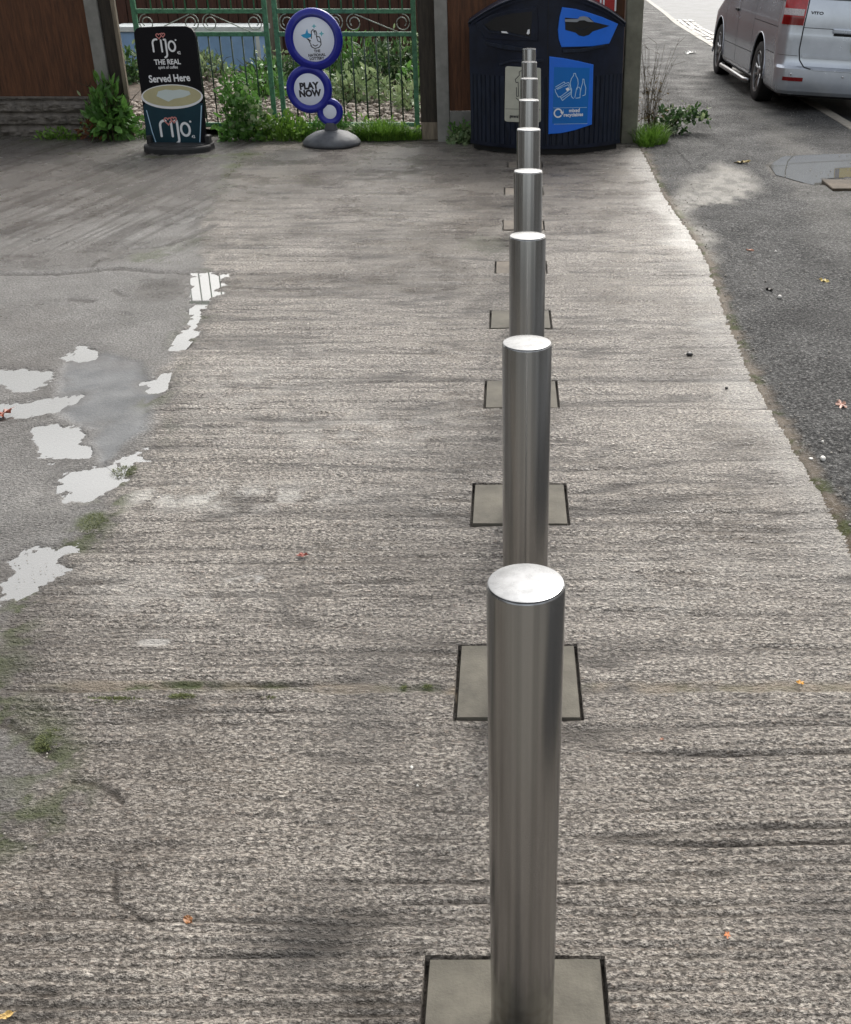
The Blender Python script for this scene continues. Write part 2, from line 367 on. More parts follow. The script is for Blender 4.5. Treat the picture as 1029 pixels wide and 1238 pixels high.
M_ground = pmat('distant_ground', (.12, .12, .115), .8, nscale=.7, var=.3)
ML_dock = leaf_mat('broad_leaf', (.022, .08, .015), (.16, .34, .07)); ML_grass = leaf_mat('grass_blade', (.05, .13, .012), (.19, .34, .05), .5)
ML_dark = leaf_mat('dark_leaf', (.012, .035, .012), (.08, .16, .05)); ML_pale = leaf_mat('foliage', (.09, .17, .06), (.34, .42, .22))
ML_dry = leaf_mat('dry_stem', (.06, .045, .02), (.18, .13, .06), .7); ML_moss = leaf_mat('moss_blade', (.05, .07, .02), (.17, .19, .06), .7)
ML_rust = leaf_mat('rust_leaf', (.10, .03, .01), (.22, .09, .03), .6)
# water: clear film over the concrete under it
M_water, t, p = new_mat('puddle_water'); p.inputs['Base Color'].default_value = (.85, .87, .86, 1); p.inputs['Roughness'].default_value = .015
p.inputs['Transmission Weight'].default_value = .75; p.inputs['IOR'].default_value = 1.33
_tr = N(t, 'ShaderNodeBsdfTransparent'); _gl = N(t, 'ShaderNodeBsdfGlossy', Roughness=.02); _fr = N(t, 'ShaderNodeFresnel', IOR=2.7); _ms = N(t, 'ShaderNodeMixShader')
_tr.inputs[0].default_value = (.8, .8, .78, 1)
_df = N(t, 'ShaderNodeBsdfDiffuse'); _df.inputs[0].default_value = (.46, .45, .42, 1); _m2 = N(t, 'ShaderNodeMixShader', Fac=.30)
t.links.new(_tr.outputs[0], _m2.inputs[1]); t.links.new(_df.outputs[0], _m2.inputs[2])
t.links.new(_fr.outputs[0], _ms.inputs[0]); t.links.new(_m2.outputs[0], _ms.inputs[1]); t.links.new(_gl.outputs[0], _ms.inputs[2]); t.links.new(_ms.outputs[0], t.nodes['Material Output'].inputs[0])
# brushed steel, brushed round the tube
def steel(name, rough, col):
    m, t, p = new_mat(name); p.inputs['Metallic'].default_value = 1; p.inputs['Base Color'].default_value = (*col, 1); p.inputs['Roughness'].default_value = rough
    p.inputs['Anisotropic'].default_value = .75; p.inputs['Anisotropic Rotation'].default_value = .25
    tn = N(t, 'ShaderNodeTangent'); tn.direction_type = 'RADIAL'; tn.axis = 'Z'; t.links.new(tn.outputs[0], p.inputs['Tangent'])
    tc = N(t, 'ShaderNodeTexCoord'); mp = N(t, 'ShaderNodeMapping', Scale=(30, 30, 900)); t.links.new(tc.outputs['Object'], mp.inputs[0])
    n = N(t, 'ShaderNodeTexNoise', Scale=1., Detail=3.); t.links.new(mp.outputs[0], n.inputs['Vector'])
    
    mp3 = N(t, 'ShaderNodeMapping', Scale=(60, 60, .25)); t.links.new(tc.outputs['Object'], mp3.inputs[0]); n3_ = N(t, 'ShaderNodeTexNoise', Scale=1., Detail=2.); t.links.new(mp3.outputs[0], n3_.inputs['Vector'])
    n4_ = N(t, 'ShaderNodeTexNoise', Scale=45., Detail=5.); t.links.new(tc.outputs['Object'], n4_.inputs['Vector'])
    cr = N(t, 'ShaderNodeValToRGB'); cr.color_ramp.elements[0].position = .36; cr.color_ramp.elements[1].position = .64; cr.color_ramp.elements[0].color = (*[c*.80 for c in col], 1); cr.color_ramp.elements[1].color = (*[c*1.15 for c in col], 1)  # vertical tone bands imitate reflections running down the tube
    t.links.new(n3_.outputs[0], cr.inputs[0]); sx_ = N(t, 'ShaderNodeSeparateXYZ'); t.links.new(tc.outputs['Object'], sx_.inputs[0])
    zr = N(t, 'ShaderNodeMapRange'); t.links.new(sx_.outputs[2], zr.inputs[0]); zr.inputs[1].default_value = .16; zr.inputs[2].default_value = .0; zr.inputs[4].default_value = .55
    sp = N(t, 'ShaderNodeMapRange'); t.links.new(n4_.outputs[0], sp.inputs[0]); sp.inputs[1].default_value = .45; sp.inputs[2].default_value = .6
    mm_ = N(t, 'ShaderNodeMath', _operation='MULTIPLY'); t.links.new(zr.outputs[0], mm_.inputs[0]); t.links.new(sp.outputs[0], mm_.inputs[1])
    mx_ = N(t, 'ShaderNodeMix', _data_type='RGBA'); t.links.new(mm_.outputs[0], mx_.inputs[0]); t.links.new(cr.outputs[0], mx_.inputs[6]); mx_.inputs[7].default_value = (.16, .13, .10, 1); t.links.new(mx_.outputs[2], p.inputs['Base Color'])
    mp2 = N(t, 'ShaderNodeMapping', Scale=(16, 16, 1.2)); t.links.new(tc.outputs['Object'], mp2.inputs[0])
    n2 = N(t, 'ShaderNodeTexNoise', Scale=1., Detail=4.); t.links.new(mp2.outputs[0], n2.inputs['Vector'])
    q = N(t, 'ShaderNodeMapRange'); q.inputs['To Min'].default_value = rough-.07; q.inputs['To Max'].default_value = rough+.09
    t.links.new(n2.outputs[0], q.inputs[0]); t.links.new(q.outputs[0], p.inputs['Roughness'])
    return m
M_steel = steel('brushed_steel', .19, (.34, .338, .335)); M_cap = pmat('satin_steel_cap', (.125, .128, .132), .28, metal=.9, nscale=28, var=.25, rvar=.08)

# ------------------------------------------------------------------ ground: concrete pavement and yard
POSTS = [(.0235, 1.358), (.040, 2.42), (.056, 3.44), (.074, 4.51), (.092, 5.58), (.110, 6.65), (.128, 7.72), (.146, 8.79), (.164, 9.86)]
PADS = []                      # x0, x1, y0, y1
for (a, b_, yt, c, d, yb) in [(515, 730, 1156, 508, 733, None), (555, 697, 779, 547, 703, 870), (572, 684, 585, 567, 686, 634.5), (587, 673, 460, 582, 675, 494),
                              (593, 665, 375, 589, 666, 397), (599, 660, 316, 597, 663, 331), (608, 657, 266, 606, 658, 278), (610, 656, 227, 608, 657, 236), (614, 655, 196, 612, 656, 203)]:
    x0, y1 = gp(a, yt); x1, _ = gp(b_, yt)
    y0 = y1-.335 if yb is None else gp(c, yb)[1]
    PADS.append((x0, x1, y0, y1))
EDGE = [(-2., 1.10), (0, 1.10), (3.1, 1.105), (3.7, 1.10), (4.2, 1.085), (4.9, 1.097), (5.8, 1.134), (6.7, 1.201), (7.7, 1.201), (8.7, 1.176), (9.8, 1.21), (10.8, 1.233), (12.2, 1.25), (60, 1.25)]
def edge_x(Y): return np.interp(Y, [e[0] for e in EDGE], [e[1] for e in EDGE])
pxs = lambda L_: [gp(*q) for q in L_]
BOUND = pxs([(318, 170), (300, 187), (262, 235), (240, 290), (262, 330), (238, 385), (212, 425), (192, 460), (190, 520), (150, 575), (112, 640), (72, 690), (10, 760), (2, 855), (58, 878), (72, 925), (35, 985), (0, 1010), (-150, 1080)])
PUD = [pxs(l) for l in ([(232, 333), (272, 331), (262, 352), (240, 381), (232, 383)], [(236, 385), (222, 402), (205, 424), (222, 420), (240, 398)],
    [(-10, 448), (30, 445), (62, 452), (64, 466), (30, 470), (-10, 462)], [(-12, 494), (45, 482), (88, 478), (72, 496), (20, 506), (-12, 503)],
    [(50, 516), (104, 514), (90, 530), (102, 550), (60, 556), (46, 540)], [(84, 572), (145, 566), (142, 580), (128, 600), (86, 601)],
    [(36, 668), (76, 664), (70, 690), (46, 712), (0, 726), (-10, 705)], [(76, 433), (96, 420), (118, 423), (108, 432), (80, 436)], [(178, 462), (202, 452), (196, 472), (182, 474)],
    [(150, 556), (168, 545), (166, 556), (152, 562)])]
PATCH = pxs([(72, 437), (130, 425), (178, 436), (194, 470), (186, 520), (160, 540), (132, 572), (108, 566), (100, 545), (108, 520), (62, 500), (62, 462)])
def crackd(X, Y, pts, wob=.02, seed=3):
    a = (fbm(X*9, Y*9, 3, seed)-.5)*2*wob; b = (fbm(X*9, Y*9, 3, seed+5)-.5)*2*wob
    return seg_d(X+a, Y+b, pts)
def axis(v0, v1, f):
    o = [v0]
    while o[-1] < v1: o.append(o[-1]+f(o[-1]))
    return np.array(o)
ys = axis(.2, 11.78, lambda y: .0036*(max(y, 1.35)/1.35)**1.25)
xs = np.concatenate([-axis(0, 1.45, lambda x: .0052)[::-1][:-1], axis(0, 1.34, lambda x: .0052)])
xl = -axis(-xs[0], 6.2, lambda x: .006+(x-1.45)*.005)[::-1][:-1]
xs = np.concatenate([xl, xs])
GAP = [.0011+.0006*i for i in range(9)]
xs = np.unique(np.concatenate([xs]+[[x0-g-.0012, x0-g, x0, x1, x1+g, x1+g+.0012] for (x0, x1, y0, y1), g in zip(PADS, GAP)]))
ys = np.unique(np.concatenate([ys]+[[y0-g*.5-.0012, y0-g*.5, y0, y1, y1+g, y1+g+.0012] for (x0, x1, y0, y1), g in zip(PADS, GAP)]))
X, Y = np.meshgrid(xs, ys)
wob = (fbm(X*5, Y*5, 4, 91)-.5)*.12
bs = poly_sd(X+wob, Y+wob*.6, BOUND+[(-9, 1.3), (-9, 12), (BOUND[0][0], 12)])
yard = sstep(-.03, .05, bs)*sstep(1.2, 1.5, Y)
wear = fbm(X*.9, Y*.9, 4, 11)
# brushed ridges running across the pavement
wy = (fbm(X*1.0, Y*1.0, 2, 21)-.5)*.045+(fbm(X*7, Y*9, 3, 25)-.5)*.010
r1 = vn(X*2.2, (Y+wy)*34, 31); r2 = vn(X*5+9, (Y+wy)*75, 33); r3 = vn(X*14, (Y+wy)*120, 35)
line = np.clip(1-np.abs(2*vn(X*1.6+4, (Y+wy)*19, 37)-1)*5, 0, 1)*sstep(.45, .6, vn(X*1.3, Y*6, 39))
line2 = np.clip(1-np.abs(2*vn(X*.8+2, (Y+wy*.4)*10, 47)-1)*9, 0, 1)*sstep(.38, .55, vn(X*.9, Y*4, 49))*sstep(1.8, 3.2, Y)
row = np.sin(2*math.pi*((Y+wy)*36+vn(X*1.2, Y*5, 43)*.5)); rowa = sstep(.25, .6, vn(X*1.1+7, Y*1.6, 45))*.7+.3
ridge = row*.0024*rowa+(r1-.5)*.0060+(r2-.5)*.0050+(r3-.5)*.0026-line*.005
lump = (fbm(X*38, Y*38, 3, 41)-.5)
# diagonal brushing in the yard by the fence
D = X*.985-Y*.17+(fbm(X*1.2, Y*.6, 2, 50)-.5)*.08; E2 = Y*.985+X*.17
diag = (vn(E2*.9, D*31, 51)-.5)*.015*sstep(6.6, 7.6, Y+(vn(X*2, Y*2, 53)-.5)*1.2)+(vn(E2*2, D*60, 52)-.5)*.0012
Z = (1-yard)*(ridge*(.75+.6*wear)+lump*.0042)+yard*(diag+lump*.0022*1.2)
Z += (fbm(X*1.4, Y*1.4, 3, 61)-.5)*.010
n_w = fbm(X*3, Y*3, 3, 79)
groove = np.clip(line*.7*(1-yard)+(sstep(.40, .22, r1)*.42+sstep(.34, .15, r2)*.38)*(1-yard)*(.3+.7*sstep(1.3, 4.2, Y+(n_w-.5)*1.5))+sstep(.35, 1., -row)*rowa*.34*(1-yard)+line2*.8*(1-yard), 0, 1)
groove += yard*sstep(.42, .25, vn(E2*.9, D*31, 51))*.85*sstep(6.6, 7.6, Y)
Z -= line2*.005*(1-yard)
moss = np.zeros_like(X); stain = np.zeros_like(X); smooth = np.zeros_like(X); pale = np.zeros_like(X); wet = np.zeros_like(X); sand = np.zeros_like(X)
n1 = fbm(X*14, Y*14, 4, 71); n2 = fbm(X*4, Y*4, 4, 73); n3 = fbm(X*60, Y*60, 3, 75)
# cross joint
jy = 2.391+(fbm(X*4, X*0+1, 3, 81)-.5)*.03; jd = np.abs(Y-jy)
jm = sstep(.030, .008, jd+(n1-.5)*.03)*sstep(-1.35, -1.1, X); Z -= jm*.004
sand = np.maximum(sand, jm*sstep(.38, .5, n2+.06)); groove += jm*.55*(1-sstep(.38, .5, n2+.06))
ga, gb = gp(175, 842)[0], gp(215, 842)[0]
moss = np.maximum(moss, jm*sstep(.44, .56, n1)*(np.exp(-((X-gp(135, 845)[0])/.10)**2)+np.exp(-((X-gp(222, 842)[0])/.045)**2)+np.exp(-((X-gp(325, 842)[0])/.03)**2)*.7+np.exp(-((X-gp(517, 830)[0])/.014)**2)+np.exp(-((X-gp(488, 830)[0])/.008)**2)+.30))
# moss and dirt along the yard boundary
bd = np.abs(bs); low = sstep(4.6, 3.4, Y)
moss = np.maximum(moss, sstep(.13, .0, bd)*sstep(.43, .55, n1)*.85*(low*.5+.5)*sstep(.38, .58, n2+.1*low))
stain = np.maximum(stain, sstep(.14, .0, bd+(n1-.5)*.1)*.9*sstep(.36, .56, n2)*sstep(.3, .6, n1+.08))
for (q, rad, am) in (((55, 893), .045, 1.), ((35, 965), .03, .7), ((112, 630), .06, .9), ((152, 570), .06, .9), ((95, 660), .05, .8), ((180, 309), .14, .55), ((220, 415), .08, .6), ((280, 200), .13, .8), ((297, 188), .2, .9), ((590, 297), .25, .3), ((205, 300), .15, .3)):
    c = gp(*q); moss = np.maximum(moss, am*sstep(1., .35, np.hypot(X-c[0], (Y-c[1])*.8)/rad+(n1-.5)*1.4))
# far slab joint along the gate, moss in it
fj = crackd(X, Y, pxs([(-60, 182), (60, 186), (120, 186), (190, 190), (300, 187)]), .03, 83); groove += sstep(.022, .006, fj); Z -= sstep(.02, .006, fj)*.006
moss = np.maximum(moss, sstep(.10, .02, fj)*sstep(.48, .58, n2)*.75)
# grime by the foot of the fences, wet brown film in front of bin and gate
fw = sstep(10.9, 11.5, Y+(n2-.5)*.5); stain = np.maximum(stain, fw*.55); moss = np.maximum(moss, fw*sstep(.52, .62, n1)*.5)
wet = np.maximum(wet, sstep(6.6, 9.2, Y+(n2-.5)*2.2)*(.85+.25*yard)*(1-.6*sstep(.35, 1., X))); wet = np.maximum(wet, sstep(.5, .66, fbm(X*1.1, Y*1.6, 4, 77))*.55)
# cracks
for pl, wd, dp in (([(0, 331), (80, 330), (140, 324), (196, 329), (255, 331)], .022, .012), ([(163, 300), (200, 297), (225, 288), (258, 272)], .022, .010), ([(-5, 309), (42, 310)], .016, .005), ([(90, 945), (112, 945), (145, 970)], .0055, .006),
                   ([(140, 1052), (142, 1090), (175, 1112), (182, 1120)], .004, .004), ([(105, 1082), (145, 1080)], .003, .003), ([(290, 560), (480, 566), (560, 570)], .006, .003), ([(-5, 872), (28, 884), (60, 915)], .012, .006),
                   ([(85, 362), (110, 364)], .02, .006), ([(240, 470), (300, 466), (360, 470)], .006, .002), ([(110, 322), (122, 312)], .012, .004), ([(138, 352), (152, 358)], .014, .006)):
    d = crackd(X, Y, pxs(pl), .012, 85+len(pl)); wd *= 2.1; c = sstep(wd, wd*.35, d+(n3-.5)*wd*.8); groove = np.maximum(groove, c*1.2); Z -= c*dp
# smooth grey repair patch
ps = poly_sd(X+wob*.5, Y, PATCH); pm = sstep(-.02, .05, ps+(n2-.5)*.08); smooth = np.maximum(smooth, pm); Z = Z*(1-pm*.75)-pm*.001
# lighter, finer band along the road side
ex = edge_x(Y); eb = sstep(.22, .03, ex-X+(n2-.5)*.30)*sstep(2.2, 3.6, Y); pale = np.maximum(pale, eb*.38)
pale = np.maximum(pale, eb*sstep(.70, .30, np.abs(Y-7.9)/2.0+(n2-.5)*.3)*.9); smooth = np.maximum(smooth, eb*.12)  # wet glare on this stretch painted in as pale colour
for (q, rx, ry, am) in (((445, 855), .13, .42, .55), ((480, 740), .12, .28, .35), ((370, 1140), .12, .10, 1.), ((395, 1090), .08, .08, .45), ((1000, 1110), .10, .14, .5), ((560, 560), .35, .35, .30), ((520, 330), .5, .9, .35), ((700, 900), .12, .3, .3),
                     ((230, 360), .35, .3, .2), ((480, 610), .22, .35, .3), ((300, 230), .5, .5, .3), ((560, 215), .5, .5, .4), ((15, 800), .10, .16, .9), ((30, 720), .12, .2, .7), ((130, 1040), .08, .1, .25), ((820, 880), .2, .2, .22)):
    c = gp(*q); stain = np.maximum(stain, am*np.exp(-(((X-c[0])/rx)**2+((Y-c[1])/ry)**2))*sstep(.12, .45, n1*.5+n2*.5+.08))
for (q, rx, ry, am) in (((240, 600), .5, .10, .9), ((430, 520), .5, .25, .4), ((180, 720), .35, .2, .35), ((800, 700), .4, .2, .25), ((300, 470), .4, .5, .3)):
    c = gp(*q); pale = np.maximum(pale, am*np.exp(-(((X-c[0])/rx)**2+((Y-c[1])/ry)**2))*sstep(.35, .6, n1))
wet = np.clip(wet, 0, 1)
# hollows that hold water
for k, pg in enumerate(PUD):
    sh = pg; x_ = [q[0] for q in sh]; y_ = [q[1] for q in sh]
    sel = (X > min(x_)-.3) & (X < max(x_)+.3) & (Y > min(y_)-.4) & (Y < max(y_)+.4)
    sd = poly_sd(X[sel]+wob[sel]*.3, Y[sel]+wob[sel]*.5, sh)+(n1[sel]-.5)*.13+(n3[sel]-.5)*.05; dm = sstep(-.04, .035, sd)
    Z[sel] = Z[sel]*(1-dm)-dm*.017
    rim = sstep(-.10, -.02, sd)*(1-dm); stain[sel] = np.maximum(stain[sel], rim*.55); smooth[sel] = np.maximum(smooth[sel], dm*.4); groove[sel] *= 1-dm
for q, rx, ry in (((302, 700), .09, .035), ((186, 776), .06, .03), ((600, 640), .02, .02)):
    c = gp(*q); dm = sstep(1.1, .7, np.hypot((X-c[0])/rx, (Y-c[1])/ry)+(n1-.5)*.9); dm = dm*sstep(.42, .6, n1); smooth = np.maximum(smooth, dm*.5); pale = np.maximum(pale, dm*.5); Z = Z*(1-.6*dm)  # gloss of small wet spots put in as pale colour
sand = np.maximum(sand, .08*sstep(2.9, 1.5, Y+(n2-.5)*.8))
# slots round the mortar pads
for i, (x0, x1, y0, y1) in enumerate(PADS):
    g_ = GAP[i]
    sel = (X > x0-g_-1e-6) & (X < x1+g_+1e-6) & (Y > y0+1e-6) & (Y < y1+g_+1e-6)
    inn = (X[sel] > x0-1e-6) & (X[sel] < x1+1e-6) & (Y[sel] < y1+1e-6); Z[sel] = np.where((n1[sel] > .42) | inn, -.03, Z[sel]-.004); groove[sel] = 1; moss[sel] = 0
Z = np.where(X > ex+.05, Z-.03, Z)
me = grid_mesh('concrete_pavement', np.stack([X, Y, Z], -1))
for nm, ch in (('m1', (moss, stain, smooth, yard)), ('m2', (pale, wet, np.clip(groove, 0, 1), sand))):
    a = me.color_attributes.new(nm, 'FLOAT_COLOR', 'POINT'); a.data.foreach_set('color', np.clip(np.stack(ch, -1), 0, 1).astype(np.float32).ravel())
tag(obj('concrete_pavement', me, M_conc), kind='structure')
# water
for k, pg in enumerate(PUD):
    cx = sum(q[0] for q in pg)/len(pg); cy = sum(q[1] for q in pg)/len(pg)
    pts = [(q[0]+(q[0]-cx)/max(.01, math.hypot(q[0]-cx, q[1]-cy))*.07, q[1]+(q[1]-cy)/max(.01, math.hypot(q[0]-cx, q[1]-cy))*.09) for q in pg]
    if sum(pts[i][0]*pts[(i+1) % len(pts)][1]-pts[(i+1) % len(pts)][0]*pts[i][1] for i in range(len(pts))) < 0: pts = pts[::-1]
    me = raw_mesh('puddle', [(*q, -.0062+.00025*k) for q in pts], [range(len(pts))]); tag(obj('puddle', me, M_water), kind='structure')

# ------------------------------------------------------------------ tarmac footway, kerb, road, base
KERB = [(-5, 3.50), (12, 3.50), (13, 3.52), (22.8, 3.64), (27.7, 3.74), (31.7, 3.95), (38, 4.2), (60, 5.4)]
def kerb_x(Y_): return np.interp(Y_, [k[0] for k in KERB], [k[1] for k in KERB])
ty = axis(.2, 60, lambda y: .009*(max(y, 2.5)/2.5)**1.35); tu = np.linspace(0, 1, 230)
U, TY = np.meshgrid(tu**1.3, ty)
exw = edge_x(TY)-.006+(fbm(TY*1.5, TY*0, 3, 101)-.5)*.03
TX = exw+U*(kerb_x(TY)-exw)
m_n2 = fbm(TX*3, TY*3, 4, 111); m_n1 = fbm(TX*14, TY*14, 4, 113); d_e = TX-exw
TZ = .006+(fbm(TX*30, TY*30, 3, 105)-.5)*.006+(fbm(TX*1.2, TY*.9, 3, 107)-.5)*.016*np.clip(d_e*4, 0, 1)
TZ -= sstep(.03, .0, d_e)*.012
tmoss = sstep(.07, .01, np.abs(d_e-.02))*sstep(.55, .66, m_n1)*.6
tsand = sstep(.10, .0, d_e+(m_n1-.5)*.12)*.7; tpale = np.zeros_like(TX); tst = sstep(.55, .7, m_n2)*.5
pp = poly_sd(TX+(m_n2-.5)*.25, TY+(m_n1-.5)*.35, pxs([(780, 272), (835, 212), (868, 196), (905, 206), (922, 232), (880, 245), (845, 252), (868, 312), (845, 330), (800, 285)]))
tpale = np.maximum(tpale, sstep(-.08, .14, pp)*(.45+.3*sstep(.35, .6, m_n1)))
tpale = np.maximum(tpale, sstep(.06, .0, d_e+(m_n1-.5)*.05)*.5*sstep(3., 4.5, TY))
# dried crescent + paler wheel-worn band
bandp = sstep(.35, .05, np.abs(TX-(2.3+.12*(TY-8))+(m_n2-.5)*.5))*sstep(6.0, 8.5, TY); tpale = np.maximum(tpale, bandp*.16); 
for pl, wd in (([(824, 202), (833, 200), (875, 175)], .02), ([(810, 165), (875, 176)], .022), ([(812, 135), (850, 138)], .02), ([(905, 318), (960, 352), (985, 350)], .008), ([(818, 183), (832, 200)], .02)):
    c = sstep(wd, wd*.3, crackd(TX, TY, pxs(pl), .02, 121)); tst = np.maximum(tst, c); TZ -= c*.006
DP = pxs([(930, 200), (948, 189), (990, 187), (1045, 186), (1060, 214), (1000, 216), (990, 226), (966, 220), (938, 212)])
dpm = sstep(-.05, .04, poly_sd(TX+(m_n2-.5)*.2, TY+(m_n1-.5)*.25, DP)); TZ = TZ*(1-dpm*.8)-dpm*.004; tpale = np.maximum(tpale, dpm*.28*sstep(.3, .6, m_n2)); tsand = np.maximum(tsand, dpm*.15)
twet = sstep(7.5, 10, TY+(m_n2-.5)*4)*.9; twet = np.maximum(twet, sstep(.5, .65, m_n2)*.4)
me = grid_mesh('tarmac_footway', np.stack([TX, TY, TZ], -1)); z0 = np.zeros_like(TX)
for nm, ch in (('m1', (tmoss, tst, dpm*.85, z0)), ('m2', (tpale, twet, z0, tsand))):
    a = me.color_attributes.new(nm, 'FLOAT_COLOR', 'POINT'); a.data.foreach_set('color', np.clip(np.stack(ch, -1), 0, 1).astype(np.float32).ravel())
tag(obj('tarmac_footway', me, M_tar), kind='structure')
b = B(); yk = 4.
while yk < 58:
    ln = .91; xa, xb = float(kerb_x(yk)), float(kerb_x(yk+ln)); ang = math.atan2(xb-xa, ln)
    b.box(0, .13, .004, ln-.004, -.16, .012+random.uniform(-.002, .002), .008, Matrix.Translation((xa+.002, yk, 0)) @ Matrix.Rotation(-ang, 4, 'Z')); yk += ln
tag(b.done('kerb', M_kerb), kind='structure')
ry_ = np.linspace(-8, 80, 120); rx_ = np.linspace(0, 9, 40); RU, RY = np.meshgrid(rx_, ry_); RX = kerb_x(RY)+.10+RU
me = grid_mesh('road', np.stack([RX, RY, -.10+(fbm(RX*1.1, RY*.5, 3, 131)-.5)*.012], -1)); tag(obj('road', me, M_road), kind='structure')
me = raw_mesh('ground', [(-150, -150, -.16), (150, -150, -.16), (150, 250, -.16), (-150, 250, -.16)], [(0, 1, 2, 3)]); tag(obj('ground', me, M_ground), kind='structure')
me = raw_mesh('yard_ground', [(-14, -9, -.055), (3.45, -9, -.055), (3.45, 11.6, -.055), (-14, 11.6, -.055)], [(0, 1, 2, 3)]); tag(obj('yard_ground', me, M_kerb), kind='structure')
# granite setts in the gutter
b = B(); r_ = random.Random(3); yy = 20.5
while yy < 30:
    for k in range(4):
        x0 = float(kerb_x(yy))+.15+k*.13; b.box(x0+.008, x0+.118, yy+.01, yy+.2, -.16, -.07+r_.uniform(-.008, .012), .012)
    yy += .215
tag(b.done('gutter_setts', pmat('granite', (.28, .27, .25), .5, nscale=7, var=.4)), kind='structure')

# ------------------------------------------------------------------ bollards
def make_bollard(i):
    x, y = POSTS[i]; x0, x1, y0, y1 = PADS[i]; names = ['first and nearest', 'second', 'third', 'fourth', 'fifth', 'sixth', 'seventh', 'eighth', 'ninth and last']
    extra = ['its footing cut off by the photo edge', 'behind the closest one', 'right beyond the second one', 'in the middle part of the row', 'the middle one of nine',
             'beyond the middle of the row', 'the third from the bin', 'the second from the bin', 'closest to the dark recycling bin']
    t_ = thing('bollard', 'steel bollard, %s in the row, %s' % (names[i], extra[i]), 'bollard', (x, y, 0), group='brushed steel bollards in a row down the pavement')
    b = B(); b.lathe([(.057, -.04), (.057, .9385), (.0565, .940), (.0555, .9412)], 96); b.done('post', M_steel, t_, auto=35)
    b = B(); b.lathe([(.0553, .938), (.0553, .9422), (.0545, .9432), (.052, .9437), (.03, .9446), (.01, .9449), (.0005, .945)], 96); b.done('cap', M_cap, t_, auto=35)
    nx, ny = 40, 40; u, v = np.meshgrid(np.linspace(x0, x1, nx), np.linspace(y0, y1, ny)); z = .001+(fbm(u*9, v*9, 3, 200+i)-.5)*.004
    z = np.where((u == x0) | (u == u.max()) | (v == y0) | (v == v.max()), -.05, z)
    me = grid_mesh('footing', np.stack([u-x, v-y, z], -1)); me.shade_flat(); obj('footing', me, M_pad if i in (0, 1, 2, 3, 4) else M_padold, t_)
for i in range(9): make_bollard(i)

# ------------------------------------------------------------------ left fence, posts, gate
GY = 11.6
f = thing('board_fence', 'brown upright board fence standing on a rough grey stone base, left edge of photo', 'fence', (-5.8, GY, 0))
inv = Matrix.Translation((5.8, -GY, 0))
b = B(); xx = -8.2; r_ = random.Random(5)
while xx < -4.02:
    wv_ = .104; zt = 1.85+r_.uniform(-.006, .006); dy = r_.uniform(-.003, .003)
    b.box(xx, min(xx+wv_+.012, -3.99), GY-.012+dy, GY+.008+dy, .36, zt, .002, Matrix.Translation((xx, GY, 1)) @ Matrix.Rotation(R(3.), 4, 'Z') @ Matrix.Rotation(R(r_.uniform(-.2, .2)), 4, 'Y') @ Matrix.Translation((-xx, -GY, -1))); xx += wv_
b.done('boards', M_wood, f, inv=inv)
b = B(); b.box(-8.2, -4.02, GY+.03, GY+.09, .6, .68).box(-8.2, -4.02, GY+.03, GY+.09, 1.45, 1.53); b.done('rail', M_dark, f, inv=inv)
# rock faced gravel board, three courses
gx = np.linspace(-8.2, -4.0, 520); gz = np.linspace(-.02, .355, 70); GX, GZ = np.meshgrid(gx, gz)
co = np.floor((GZ+.02)/.117); fr_ = ((GZ+.02)/.117) % 1; jx = ((GX+co*.23) % .46)/.46
rock = np.minimum(np.minimum(fr_, 1-fr_)*5, 1)*np.minimum(np.minimum(jx, 1-jx)*14+.4, 1)
GYY = GY-.03-.030*rock-(fbm(GX*11, GZ*22, 4, 141)-.5)*.06*rock+.01*(GZ > .35)
me = grid_mesh('stone_base', np.stack([GX+5.8, GYY-GY, GZ], -1)); obj('stone_base', me, M_stone, f)
b = B(); b.box(-8.2, -4.0, GY-.05, GY+.04, .352, .368, .004); b.done('capping', M_stone, f, inv=inv)
b = B(); b.box(-4.01, -3.885, GY-.09, GY+.04, -.05, 2.0, .008); tag(b.done('fence_post', M_post), 'square grey concrete post at the right end of the brown left fence', 'post')
g_ = thing('gate_post', 'dark timber gate post with a pale split edge, left side of the green gate', 'gate post', (-3.8, GY, 0)); inv = Matrix.Translation((3.8, -GY, 0))
b = B(); b.box(-3.88, -3.755, GY-.06, GY+.05, -.03, 1.9, .006); b.done('post', M_dark, g_, inv=inv)
b = B(); b.box(-3.754, -3.715, GY-.10, GY-.05, -.02, 1.9, .004); b.done('edge_batten', M_pale, g_, inv=inv)
g_ = thing('gate_post', 'near black timber gate post at the right side of the green gate', 'gate post', (-.76, 11.45, 0)); inv = Matrix.Translation((.76, -11.45, 0))
b = B(); b.box(-.86, -.69, 11.36, 11.52, -.03, 1.9, .006); b.done('post', M_dark, g_, inv=inv)
b = B(); b.box(-.855, -.70, 11.352, 11.359, .0, .16, .002); b.done('base_plate', M_pale, g_, inv=inv)
b = B(); b.box(-.695+.0, -.575, 11.24, 11.36, -.05, 2.0, .008); tag(b.done('fence_post', M_post), 'slim pale grey concrete post between the green gate and the recycling bin', 'post')

